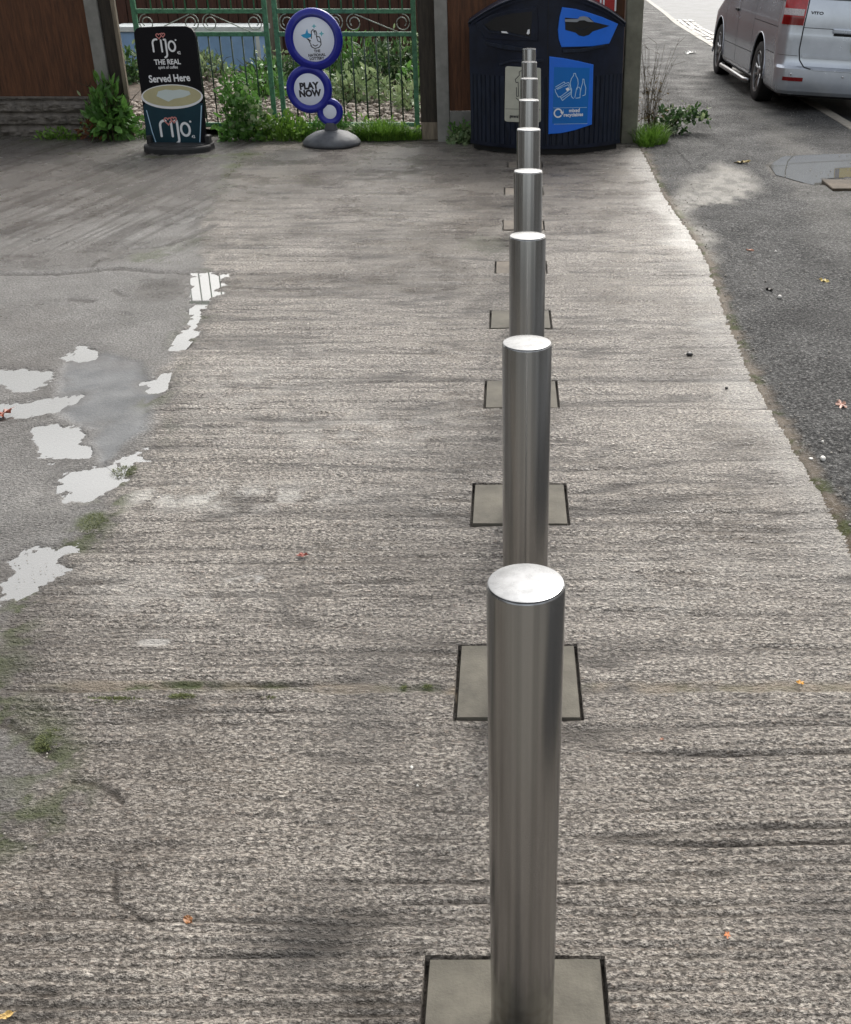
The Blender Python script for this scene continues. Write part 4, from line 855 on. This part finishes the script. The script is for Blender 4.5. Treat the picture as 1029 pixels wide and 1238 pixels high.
ell = lambda cx, cy, rx, ry, a0=0, a1=360, n=36: [(cx+rx*math.cos(R(a0+(a1-a0)*k/n)), cy+ry*math.sin(R(a0+(a1-a0)*k/n))) for k in range(n)]
cup = [(165, 740)]+[(404+252*math.cos(R(a)), 668+100*math.sin(R(a))) for a in range(150, 29, -8)]+[(662, 720), (640, 1060), (285, 1065), (195, 1052)]
b = B(); b.prism(c4(cup), .012, .0132, MS); b.done('cup_picture', M_teal, bd_, inv=inv)
b = B(); b.prism(c4(ell(404, 665, 256, 102)), .012, .0140, MS); b.done('cup_rim', M_white, bd_, inv=inv)
b = B(); b.prism(c4(ell(404, 658, 242, 88)), .012, .0148, MS); b.done('latte', M_foam, bd_, inv=inv)
b = B(); b.prism(c4([(360, 700), (275, 660), (290, 620), (350, 605), (410, 612), (470, 605), (545, 618), (560, 645), (500, 670), (420, 682), (375, 706)]), .012, .0156, MS); b.done('latte_heart', M_foamw, bd_, inv=inv)
b = B(); b.stroke(c4([(192, 780), (240, 960), (275, 1060)]), .008, .0132, .0142, MS, 4); b.done('cup_highlight', M_lblue, bd_, inv=inv); b = B(); b.stroke(c4([(648, 740), (635, 1040)]), .008, .0132, .0142, MS, 4); b.done('cup_highlight', M_lblue, bd_, inv=inv)
def sc_of(x0, x1, y): a = SB.uv(150+x0/6.882, 20+y/6.882); c = SB.uv(150+x1/6.882, 20+y/6.882); return c[0]-a[0]
b = B(); s_ = sc_of(240, 435, 250)/1.43; o_ = SB.uv(150+252/6.882, 20+290/6.882); rijo(b, o_[0], o_[1], s_, MS, .012, .0138); b.done('logo', M_white, bd_, inv=inv); b = B()
s2_ = sc_of(305, 560, 950)/1.43; o2 = SB.uv(150+318/6.882, 20+992/6.882); rijo(b, o2[0], o2[1], s2_, MS, .0132, .0148); b.done('logo', M_white, bd_, inv=inv)
b = B(); o_ = SB.uv(150+292/6.882, 20+160/6.882); hearts(b, o_[0], o_[1], s_*.95, MS, .012, .0138); b.done('hearts', M_pink, bd_, inv=inv); b = B(); o_ = SB.uv(150+370/6.882, 20+866/6.882); hearts(b, o_[0], o_[1], s2_*1.0, MS, .0132, .0148); b.done('hearts', M_pink, bd_, inv=inv)
for s_t, (x, y), sz, sxx, bo in (('42', (462, 312), .036, .9, .0008), ('THE REAL', (368, 396), .060, .92, .0016), ('spirit of coffee', (372, 432), .036, .86, .0004), ('Served Here', (386, 540), .085, .88, .0022), ('42', (583, 1008), .036, .9, .0008)):
    u = SB.uv(150+x/6.882, 20+y/6.882); text(s_t, sz, inv @ SB.mat(.0134 if y > 900 else .012) @ Matrix.Translation((u[0], u[1], 0)) @ Matrix.Rotation(R(1.5 if y < 500 else 2.5), 4, 'Z'), M_white, bd_, 'lettering', .001, sx=sxx, bold=bo)
# moulded rubber foot
b = B(); fp = [(-.33, .10), (-.33, -.02)]+[(-.02+.31*math.cos(R(a)), -.04+.20*math.sin(R(a))) for a in range(185, 356, 10)]+[(.29, .0), (.29, .10)]
b.prism([(x, y) for x, y in fp], .0, .058, Matrix.Translation((-3.055, 10.74, 0)), .018); b.done('base', M_rub, cs, inv=inv)
b = B(); b.prism([(x*.86, y*.8) for x, y in fp], .058, .066, Matrix.Translation((-3.055, 10.74, 0)), .004); b.done('base_tread', M_rub, cs, inv=inv)
for x in (-3.34, -2.80): B().box(x-.02, x+.02, 10.72, 10.82, .05, .13, .006).done('bracket', M_rub, cs, inv=inv)

# ------------------------------------------------------------------ lottery sign
LS = VPlane((-2.1, 11.04), (-1.5, 11.06)); ls = thing('round_sign', 'royal blue pavement sign of three stacked discs on a grey base', 'pavement sign', (-1.70, 11.05, 0)); inv = Matrix.Translation((1.70, -11.05, 0))
def disc(cx, cz, Rr, rin, nm, face, lab):
    Mx = LS.mat() @ Matrix.Translation((cx, cz, 0))
    b = B(); T_ = .042*(.7+.3*Rr/.25)
    b.lathe([(Rr-.018, -T_), (Rr, -T_*.4), (Rr, T_*.4), (Rr-.012, T_*.85), (Rr-.05*Rr/.25, T_), (rin+.02, T_*.82), (rin+.004, T_*.5), (rin, T_*.42)], 72, Mx); r_o = b.done('disc', M_lott, ls, auto=50, inv=inv)
    b = B(); b.lathe([(rin+.001, T_*.44), (rin-.004, T_*.52), (0.001, T_*.52)], 72, Mx); f_o = b.done('face', M_face, r_o, auto=50, inv=inv)
    return f_o, T_*.52
def lv(x, y): return LS.uv(x, y)
c1_ = lv(379.6, 47.5); c2_ = lv(374, 107.8); c3_ = lv(399, 135)
f1, t1 = disc(c1_[0]-.0, c1_[1], .262, .186, 'big', None, '')
f2, t2 = disc(c2_[0], c2_[1], .212, .138, 'mid', None, '')
f3, t3 = disc(c3_[0], c3_[1], .122, .062, 'small', None, '')
c5 = lambda l: [LS.uv(330+x/6.517, y/6.517) for x, y in l]; ML_ = LS.mat()
b = B(); b.prism(c5([(272, 225), (280, 258), (312, 270), (300, 290), (270, 302), (240, 292), (222, 275), (258, 262)][::-1]), t1, t1+.001, ML_); b.done('blue_star', M_cyan, f1, inv=inv)
b = B()
for cx, cy, r in ((326, 205, 20), (385, 264, 22)):
    b.prism(c5([(cx, cy-r), (cx+r*.3, cy-r*.3), (cx+r, cy), (cx+r*.3, cy+r*.3), (cx, cy+r), (cx-r*.3, cy+r*.3), (cx-r, cy), (cx-r*.3, cy-r*.3)][::-1]), t1, t1+.001, ML_)
b.done('pale_star', M_cyan2, f1, inv=inv)
b = B()
for l in ([(270, 302), (285, 315), (300, 345), (310, 370), (335, 380), (365, 372), (382, 350), (378, 310), (370, 290), (350, 285)], [(306, 300), (305, 245), (318, 232), (330, 240), (335, 272)], [(322, 250), (340, 240), (348, 262), (345, 285), (355, 320), (375, 330)], [(318, 350), (335, 362), (355, 352)], [(280, 305), (300, 322)], [(300, 358), (322, 376)]):
    b.stroke(c5(l), .0075, t1, t1+.0012, ML_, 4)
b.done('hand_emblem', M_ink, f1, inv=inv)
for s_t, (x, y), sz, ff, tt, bo in (('THE', (352, 410), .032, f1, t1, .0012), ('NATIONAL', (350, 441), .032, f1, t1, .0012), ('LOTTERY', (350, 468), .032, f1, t1, .0012), ('PLAY', (288, 698), .078, f2, t2, .0045), ('NOW', (297, 756), .078, f2, t2, .0045)):
    u = LS.uv(330+x/6.517, y/6.517); text(s_t, sz, inv @ LS.mat(tt) @ Matrix.Translation((u[0], u[1], 0)) @ Matrix.Rotation(R(3), 4, 'Z'), M_ink, ff, 'lettering', .0009, sx=.98, bold=bo)
b = B(); b.lathe([(.07, .11), (.062, .15), (.05, .185), (.055, .20)], 32, Matrix.Translation((-1.695, 11.05, 0)), 1, .7); b.done('neck', M_greyrub, ls, smooth=True, inv=inv)
b = B(); b.lathe([(.262, .0), (.275, .015), (.272, .035), (.235, .075), (.16, .115), (.085, .132), (.001, .134)], 48, Matrix.Translation((-1.695, 11.05, 0))); b.done('base', M_greyrub, ls, auto=50, inv=inv)

# ------------------------------------------------------------------ van
van = thing('parked_van', 'silver van parked half on the footway, top right', 'van', (3.895, 13.2, -.052), (0, R(3.2), R(-.4)))
zk = np.array([.20, .24, .30, .40, .47, .50, .54, .80, .83, .98, 1.10, 1.14, 1.5, 1.78, 1.90, 1.93])
wk = np.array([.90, .935, .952, .958, .96, .962, .965, .968, .966, .958, .942, .935, .88, .82, .72, .55])
rk = np.array([.06, .015, -.005, -.015, -.012, .035, .05, .058, .062, .07, .09, .10, .19, .28, .38, .60])
fk = np.array([4.75, 4.82, 4.86, 4.88, 4.88, 4.88, 4.87, 4.78, 4.72, 4.35, 4.05, 3.95, 3.25, 2.85, 2.55, 2.3])
NR = 120
def ring_at(z, off=0.):
    w_, r0, f0 = float(np.interp(z, zk, wk)), float(np.interp(z, zk, rk)), float(np.interp(z, zk, fk)); cr, cf = .16, .42
    P_ = []
    def seg(a, b2, n): 
        for k in range(n): t = k/n; P_.append((a[0]+(b2[0]-a[0])*t, a[1]+(b2[1]-a[1])*t))
    def cor(cx, cy, rx, ry, a0, a1, n):
        for k in range(n): a = R(a0+(a1-a0)*k/n); P_.append((cx+rx*math.cos(a), cy+ry*math.sin(a)))
    w_ += off; r0 -= off; f0 += off
    seg((0, r0), (w_-cr, r0), 10); cor(w_-cr, r0+cr, cr, cr, -90, 0, 14); seg((w_, r0+cr), (w_, f0-cf), 22); cor(w_-cf, f0-cf, cf, cf*.8, 0, 90, 10)
    seg((w_-cf, f0-cf*.2), (-w_+cf, f0-cf*.2), 8); cor(-w_+cf, f0-cf, cf, cf*.8, 90, 180, 10); seg((-w_, f0-cf), (-w_, r0+cr), 22); cor(-w_+cr, r0+cr, cr, cr, 180, 270, 14); seg((-w_+cr, r0), (0, r0), 10)
    return P_
bm = bmesh.new(); zs_ = [.20, .22, .24, .27, .30, .35, .40, .45, .47, .485, .50, .515, .54, .60, .67, .74, .80, .815, .83, .90, .98, 1.04, 1.10, 1.12, 1.14, 1.25, 1.4, 1.5, 1.65, 1.78, 1.85, 1.90, 1.93]
rings = [[bm.verts.new((x, y, z)) for x, y in ring_at(z)] for z in zs_]; n_ = len(rings[0])
for a, c in zip(rings[:-1], rings[1:]):
    for k in range(n_): bm.faces.new((a[k], a[(k+1) % n_], c[(k+1) % n_], c[k]))
bm.faces.new(rings[0][::-1]); bm.faces.new(rings[-1])
me = bpy.data.meshes.new('body'); bm.to_mesh(me); bm.free(); body = obj('body', me, M_paint, van)
# wheel arches cut out
AX = [1.10, 4.02]
bm = bmesh.new()
for s in (-1, 1):
    for y in AX:
        bmesh.ops.create_cone(bm, cap_ends=True, segments=48, radius1=.405, radius2=.405, depth=.5, matrix=Matrix.Translation((s*.87, y, .345)) @ Matrix.Rotation(R(90), 4, 'Y'))
cm = bpy.data.meshes.new('cut'); bm.to_mesh(cm); bm.free(); co_ = bpy.data.objects.new('cut', cm); sc.collection.objects.link(co_); co_.matrix_world = van.matrix_basis.copy(); cm.materials.append(M_black)
bpy.context.view_layer.update()
md = body.modifiers.new('b', 'BOOLEAN'); md.object = co_; md.operation = 'DIFFERENCE'; md.solver = 'EXACT'; md.material_mode = 'TRANSFER'
bpy.context.view_layer.update(); nme = bpy.data.meshes.new_from_object(body.evaluated_get(bpy.context.evaluated_depsgraph_get())); body.modifiers.clear(); body.data = nme; nme.name = 'body'
bpy.data.objects.remove(co_); nme.shade_smooth(); nme.set_sharp_from_angle(angle=R(28))
def rear_y(z): return float(np.interp(z, zk, rk))
def rear_pt(x, z, off):      # point on the rear face incl. rounded corner
    w_ = float(np.interp(z, zk, wk)); r0 = rear_y(z); cr = .16; ax = abs(x); s = 1 if x >= 0 else -1
    if ax <= w_-cr: return (x, r0-off, z)
    d = min(ax-(w_-cr), cr); th = math.asin(min(1, d/cr)); return (s*(w_-cr+(cr+off)*math.sin(th)), r0+cr-(cr+off)*math.cos(th), z)
def side_pt(y, z, off, s=-1):
    w_ = float(np.interp(z, zk, wk)); return (s*(w_+off), y, z)
def ribbon(fn, pts, wd, off, nm, m, parent):
    V = []; F = []; n = len(pts); dense = []
    for (a, b2), (c, d) in zip(pts[:-1], pts[1:]):
        k_ = max(1, int(math.hypot(c-a, d-b2)/.02))
        for k in range(k_): dense.append((a+(c-a)*k/k_, b2+(d-b2)*k/k_))
    dense.append(pts[-1])
    for i, (a, b2) in enumerate(dense):
        p0 = dense[max(0, i-1)]; p1 = dense[min(len(dense)-1, i+1)]; dx, dz = p1[0]-p0[0], p1[1]-p0[1]; l = math.hypot(dx, dz)+1e-9; nx_, nz_ = -dz/l, dx/l
        V += [fn(a-nx_*wd/2, b2-nz_*wd/2, off), fn(a+nx_*wd/2, b2+nz_*wd/2, off)]
        if i: F.append((2*i-2, 2*i-1, 2*i+1, 2*i))
    return obj(nm, raw_mesh(nm, V, F), m, parent)
def patch(fn, x0, x1, z0, z1, off, nm, m, parent, top=None, nu=16, nv=8):
    V = []; F = []
    for j in range(nv+1):
        for i in range(nu+1):
            z = z0+(z1-z0)*j/nv; sh = (top or 0)*j/nv; V.append(fn(x0+sh+(x1-x0)*i/nu, z, off))
    for j in range(nv):
        for i in range(nu): a = j*(nu+1)+i; F.append((a, a+1, a+nu+2, a+nu+1))
    # closed edges down to the body so the piece has thickness
    o = len(V); bd = [i for i in range(nu+1)]+[(j*(nu+1)+nu) for j in range(1, nv+1)]+[nv*(nu+1)+i for i in range(nu-1, -1, -1)]+[j*(nu+1) for j in range(nv-1, 0, -1)]
    for q in bd:
        j, i = divmod(q, nu+1); z = z0+(z1-z0)*j/nv; V.append(fn(x0+(top or 0)*j/nv+(x1-x0)*i/nu, z, -.01))
    for k in range(len(bd)): F.append((bd[k], bd[(k+1) % len(bd)], o+(k+1) % len(bd), o+k))
    me = raw_mesh(nm, V, F); me.shade_smooth(); me.set_sharp_from_angle(angle=R(40)); return obj(nm, me, m, parent)
# tailgate seams
ribbon(rear_pt, [(-.70, 1.14), (-.725, .88), (-.735, .66), (-.715, .56), (-.66, .49), (-.56, .468), (.56, .468), (.66, .49), (.715, .56), (.735, .66), (.725, .88), (.70, 1.14), (.62, 1.80), (-.62, 1.80), (-.70, 1.14)], .013, .0012, 'tailgate_gap', M_seam, van)
ribbon(rear_pt, [(-.72, .885), (.72, .885)], .006, .0014, 'crease', M_seam, van)
ribbon(rear_pt, [(-.95, .60), (-.745, .60)], .004, .0014, 'bumper_gap', M_seam, van)
patch(rear_pt, -.70, .70, .585, .615, .014, 'tailgate_ledge', M_paint, van)
b = B(); b.box(-.40, .40, rear_y(.86)-.035, rear_y(.86)+.02, .845, .895, .012); b.done('handle_bar', M_paint, van)
b = B(); b.box(-.385, .385, rear_y(.84)-.006, rear_y(.84)+.02, .818, .844); b.done('handle_shadow_gap', M_seam, van)
pl_ = B().box(-.165, .34, rear_y(.72)-.016, rear_y(.72)+.01, .665, .775, .004).done('number_plate', pmat('yellow_plate', (.75, .55, .03), .4), van)
B().box(-.1635, -.115, rear_y(.72)-.0175, rear_y(.72)-.0145, .668, .772).done('plate_band', pmat('plate_blue', (.01, .03, .12), .4), pl_)
for s in (-1, 1):
    tl = patch(rear_pt, s*.945, s*.735, .905, 1.42, .010, 'tail_light', M_lampr, van, top=-s*.05)
    for z0, z1, m in ((1.00, 1.065, M_lampw), (.91, .985, M_lampd)):
        patch(rear_pt, s*(.935), s*(.745), z0, z1, .014, 'lens', m, tl, top=-s*.006)
    rf = patch(rear_pt, s*.88, s*.66, .345, .385, .008, 'reflector', M_lampd, van)
    for x in (.80, .22):
        q = rear_pt(s*x, .415, .002); B().lathe([(.012, -.004), (.012, .004), (.008, .006)], 16, Matrix.Translation(q) @ Matrix.Rotation(R(90), 4, 'X')).done('parking_sensor', M_chrome, van, smooth=True)
u0 = rear_pt(-.66, 1.035, .002); text('VITO', .040, Matrix.Translation((-.665, rear_y(1.03)-.001, 1.022)) @ Matrix.Rotation(R(90), 4, 'X'), M_seam, van, 'badge', .003, 'LEFT', 1.5, .001)
patch(rear_pt, -.58, .58, 1.17, 1.72, .004, 'rear_window', M_glass, van)
# sides
for s in (-1, 1):
    fn = lambda y, z, off, s=s: side_pt(y, z, off, s)
    for y0, y1 in ((.40, 1.55), (1.62, 2.62), (2.72, 3.35)):
        patch(fn, y0, y1, 1.16, 1.68, .004, 'side_window', M_glass, van)
    ribbon(fn, [(.20, 1.135), (4.0, 1.135)], .018, .003, 'window_trim', M_chrome, van)
    ribbon(fn, [(1.62, 1.75), (1.62, .50), (1.54, .36), (1.52, .30)], .009, .0014, 'door_gap', M_seam, van)
    ribbon(fn, [(2.66, 1.75), (2.66, .27)], .009, .0014, 'door_gap', M_seam, van)
    ribbon(fn, [(3.60, 1.2), (3.60, .27)], .009, .0014, 'door_gap', M_seam, van)
    ribbon(fn, [(.26, .87), (1.60, .87), ], .007, .0014, 'rear_panel_crease', M_seam, van)
    ribbon(fn, [(.26, .60), (.70, .60)], .006, .0014, 'bumper_gap', M_seam, van)
    ribbon(fn, [(1.53, .27), (3.60, .27)], .02, .004, 'sill_trim', M_chrome, van)
    ribbon(fn, [(1.54, .50), (3.6, .48)], .006, .0014, 'side_crease', M_seam, van)
    b = B(); b.tube([(s*.93, 1.6, .17), (s*.97, 1.7, .165), (s*.97, 3.5, .165), (s*.93, 3.6, .17)], .03, 12); b.done('side_bar', M_rim, van, smooth=True)
    b = B(); b.box(s*.972-.012, s*.972+.012, 2.72, 2.90, .89, .925, .008); b.done('door_handle', M_seam, van)
    # arch lips
    for y in AX:
        pts = [(s*(.962), y+.412*math.cos(R(a)), .345+.412*math.sin(R(a))) for a in range(-12, 193, 8)]; B().tube(pts, .010, 8).done('arch_lip', M_paint, van, smooth=True)
    for y in AX:
        wl = bpy.data.objects.new('wheel', None); sc.collection.objects.link(wl); wl.parent = van; wl.location = (s*.855, y, .325); wl.rotation_euler = (0, R(90*s), 0); wl.empty_display_size = .1
        B().lathe([(.215, -.10), (.30, -.105), (.325, -.09), (.332, -.06), (.332, .06), (.325, .088), (.30, .102), (.235, .10), (.228, .085), (.225, -.05)], 64, cap=False).done('tyre', M_tyre, wl, auto=40)
        b = B(); b.lathe([(.232, .090), (.226, .098), (.214, .094), (.208, .03), (.205, -.05), (.05, -.05)], 64, cap=False)
        for k in range(10):
            a = 2*math.pi*k/10; ca_, sa_ = math.cos(a), math.sin(a)
            for o_s in (-.5, .5):
                a2 = a+o_s*.16; b.tube([(.045*math.cos(a), .045*math.sin(a), .055), (.13*math.cos(a2*.6+a*.4), .13*math.sin(a2*.6+a*.4), .075), (.218*math.cos(a2), .218*math.sin(a2), .078)], .011, 6)
        b.lathe([(.062, .03), (.062, .07), (.05, .082), (.001, .084)], 24, cap=False); b.done('rim', M_rim, wl, auto=40)
        B().lathe([(.15, -.02), (.15, .01), (.001, .01)], 32, cap=False).done('brake_disc', M_seam, wl)
b = B(); b.box(-.80, .80, .35, 4.6, .15, .22); b.done('underbody', M_black, van)
for s in (-1, 1):
    fr = B().box(s*.62-.14, s*.62+.14, 4.60, 4.74, .68, .80, .03).done('headlight', M_lampw, van)
    b = B(); b.box(s*1.02-.10, s*1.02+.10, 3.42, 3.52, 1.08, 1.28, .03); b.done('wing_mirror', M_paint, van)

# low stone edging / timber end at right edge of the photo
me = raw_mesh('puddle', [(*q, .0045) for q in DP[::-1]], [range(len(DP))]); me.flip_normals() if me.polygons[0].normal.z < 0 else None; tag(obj('puddle', me, M_water), kind='structure')
B().box(2.52, 3.25, 8.84, 9.20, -.05, .028, .008).done('drain_block', pmat('brown_brick', (.075, .055, .035), .85, nscale=9, var=.5, bump=.006, bscale=50))
tag(bpy.data.objects['drain_block'], 'brown weathered block set in the tarmac at the right edge of the photo', 'block')

# ------------------------------------------------------------------ houses round the corner, bungalow added (outside the frame, mirrored in steel and water)
M_brick = pmat('red_brick', (.20, .085, .055), .8, nscale=16, var=.3, bump=.004, bscale=40); M_rooft = pmat('roof_tiles', (.085, .06, .05), .7, nscale=8, var=.3)
M_render = pmat('painted_render', (.42, .40, .36), .7, nscale=3, var=.1)
def house(name, label, cat_, cx, cy, wx, wy, h, rot, wallm):
    t_ = thing(name, label, cat_, (cx, cy, -.1), (0, 0, R(rot)))
    B().box(-wx/2, wx/2, 0, wy, 0, h).done('wall', wallm, t_)
    b = B(); b.prism([(-.3, h), (wy+.3, h), (wy/2, h+wy*.36)], -wx/2-.2, wx/2+.2, Matrix(((0, 0, 1, 0), (1, 0, 0, 0), (0, 1, 0, .01), (0, 0, 0, 1)))); rf = b.done('roof', M_rooft, t_)
    B().box(wx*.3, wx*.3+.7, wy/2-.4, wy/2+.4, h+wy*.2, h+wy*.36+.9).done('chimney', wallm, rf)
    n = max(2, int(wx/3)); 
    for fl in range(2 if h > 4 else 1):
        for k in range(n):
            x = -wx/2+wx*(k+.5)/n
            if fl == 0 and k == n//2:
                d_ = B().box(x-.48, x+.48, -.05, .02, .02, 2.1, .01).done('door', M_dark, t_); continue
            w_ = B().box(x-.7, x+.7, -.06, .02, .9+fl*2.7, 2.1+fl*2.7, .01).done('window', M_white, t_)
            B().box(x-.62, x-.02, -.07, -.05, .98+fl*2.7, 2.02+fl*2.7).done('pane', M_glass, w_); B().box(x+.02, x+.62, -.07, -.05, .98+fl*2.7, 2.02+fl*2.7).done('pane', M_glass, w_)
    return t_
house('shop_building', 'grey corner shop left of the forecourt, outside the photo', 'building', -8.4, 2.0, 13, 7, 5.4, 90, pmat('grey_render', (.20, .20, .19), .7, nscale=3, var=.15))
house('rendered_house', 'pale rendered houses on the far side of the street', 'house', 15, 6, 30, 7, 5.6, -90, M_render)
house('added_bungalow', 'added brick bungalow, unseen beyond the garden fence, darkens wet reflections', 'house', -4.5, 27, 13, 5, 2.5, 0, M_brick)  # unseen bungalow added to darken what the far wet concrete reflects

# ------------------------------------------------------------------ fallen leaves and litter
def fallen(x, y, size, label, col, seed, kind='leaf'):
    c = gp(x, y); r = random.Random(seed); n = 22; pts = []
    for k in range(n):
        a = 2*math.pi*k/n; lob = 1+.35*math.cos(a*5)*(1 if kind == 'maple' else .15)+r.uniform(-.08, .08); pts.append((size*.5*lob*math.cos(a)*1.25, size*.5*lob*math.sin(a)*.8))
    V = [(0, 0, size*.10)]+[(a*.5, b2*.5, size*(.10+r.uniform(-.04, .05))) for a, b2 in pts]+[(a, b2, size*r.uniform(.02, .30)) for a, b2 in pts]; F = []
    for k in range(n): j = (k+1) % n; F += [(0, 1+k, 1+j), (1+k, 1+n+k, 1+n+j, 1+j)]
    V += [(size*.5, 0, size*.08), (size*1.05, size*.12, size*.05), (size*.5, size*.05, size*.11)]; F.append((len(V)-3, len(V)-2, len(V)-1))
    m = pmat('leaf_'+str(seed), col, .45, nscale=90, var=.45); o = obj('fallen_leaf', raw_mesh('fallen_leaf', V, F), m); o.location = (c[0], c[1], .003); o.rotation_euler = (r.uniform(-.15, .15), r.uniform(-.15, .15), r.uniform(0, 6))
    me = o.data; md = o.modifiers.new('s', 'SOLIDIFY'); md.thickness = .0006
    return tag(o, label, 'leaf', 'fallen leaves on the ground')
fallen(366, 673, .030, 'dark red curled leaf on the concrete, left of the bollards', (.22, .04, .02), 1)
fallen(228, 1114, .020, 'flat orange brown leaf scrap low on the concrete, bottom left', (.26, .11, .035), 2)
fallen(967, 827, .018, 'yellow orange leaf on the mossy joint, right of the bollards', (.55, .27, .03), 3, 'maple')
fallen(879, 1132, .013, 'small orange leaf on rough concrete, bottom right', (.50, .17, .05), 4, 'maple')
fallen(4, 503, .075, 'rust red leaf beside a puddle at the left edge', (.22, .045, .015), 5)
fallen(997, 341, .05, 'yellow leaf lying on the dark tarmac', (.50, .38, .10), 6, 'maple')
fallen(897, 198, .10, 'brownish yellow leaf at the pale wet patch on the footway', (.30, .22, .05), 7, 'maple')
fallen(907, 304, .045, 'pinkish brown leaf on the tarmac near the concrete edge', (.38, .17, .10), 8)
fallen(1017, 491, .048, 'washed out pink leaf on tarmac at the right edge', (.42, .24, .18), 9, 'maple')
fallen(800, 895, .010, 'tiny pink brown leaf scrap right of the second bollard', (.32, .15, .09), 10)
fallen(930, 351, .05, 'black thin leaf strip on the tarmac', (.02, .015, .01), 11)
fallen(8, 1230, .02, 'yellowish leaf at the bottom left corner', (.45, .30, .10), 12)
fallen(835, 65, .17, 'white flat paper scrap on the footway near the van', (.62, .62, .58), 13)
def pebble(x, y, s, label, col=(.62, .60, .56), seed=1):
    V = []; F = []; rock(V, F, (0, 0, 0), s, random.Random(seed)); c = gp(x, y); bm = bmesh.new(); me = raw_mesh('pebble', V, F); bm.from_mesh(me); bmesh.ops.subdivide_edges(bm, edges=bm.edges[:], cuts=1, smooth=.6); bm.to_mesh(me); bm.free(); me.shade_smooth()
    o = obj('pebble', me, pmat('pebble_%d' % seed, col, .5, nscale=60, var=.15)); o.location = (c[0], c[1], .008); tag(o, label, 'pebble', 'loose pebbles on the ground')
pebble(995, 557, .016, 'white pebble on the tarmac, largest of three at the concrete edge', seed=1)
pebble(980, 557, .008, 'small white pebble just left of the largest one', seed=2)
pebble(994, 536, .009, 'small white pebble just above the largest one', seed=3)
pebble(938, 306, .014, 'white pebble on the tarmac beside the pinkish leaf', seed=4)
pebble(942, 361, .015, 'white pebble just below the black leaf strip', seed=5)
pebble(834, 430, .016, 'black pebble on the right of the concrete', (.02, .02, .02), 6)
pebble(878, 471, .010, 'dark pebble near the pale concrete edge', (.03, .03, .03), 7)
pebble(498, 931, .006, 'tiny white pebble on the concrete left of the nearest bollard', seed=8)
pebble(505, 953, .004, 'tinier white pebble below its neighbour left of the nearest bollard', seed=9)
pebble(582, 168, .02, 'white stone against the bin foot', seed=10)
pebble(497, 165, .035, 'white stone at the foot of the gate', seed=11)
# grit scattered over the tarmac and the joints
V = []; F = []; r_ = random.Random(21)
for k in range(2600):
    y = 1.4+r_.random()**.8*14; x = r_.uniform(1.12, 3.4) if r_.random() < .5 else float(edge_x(y))+abs(r_.gauss(0, .12))
    rock(V, F, (x, y, .010), r_.choice((.002, .003, .004, .006)), r_)
for k in range(900):
    q = r_.choice(BOUND[3:]); x, y = q[0]+r_.gauss(0, .12), q[1]+r_.gauss(0, .25)
    if y < 11 and (y < 3.2 or y > 6.9): rock(V, F, (x, y, .001), r_.choice((.0015, .002, .003)), r_)
tag(obj('grit', raw_mesh('grit', V, F), pmat('grit_stone', (.27, .25, .22), .7, nscale=25, var=.6)), 'fine loose grit scattered on the paving', 'grit', kind='stuff')
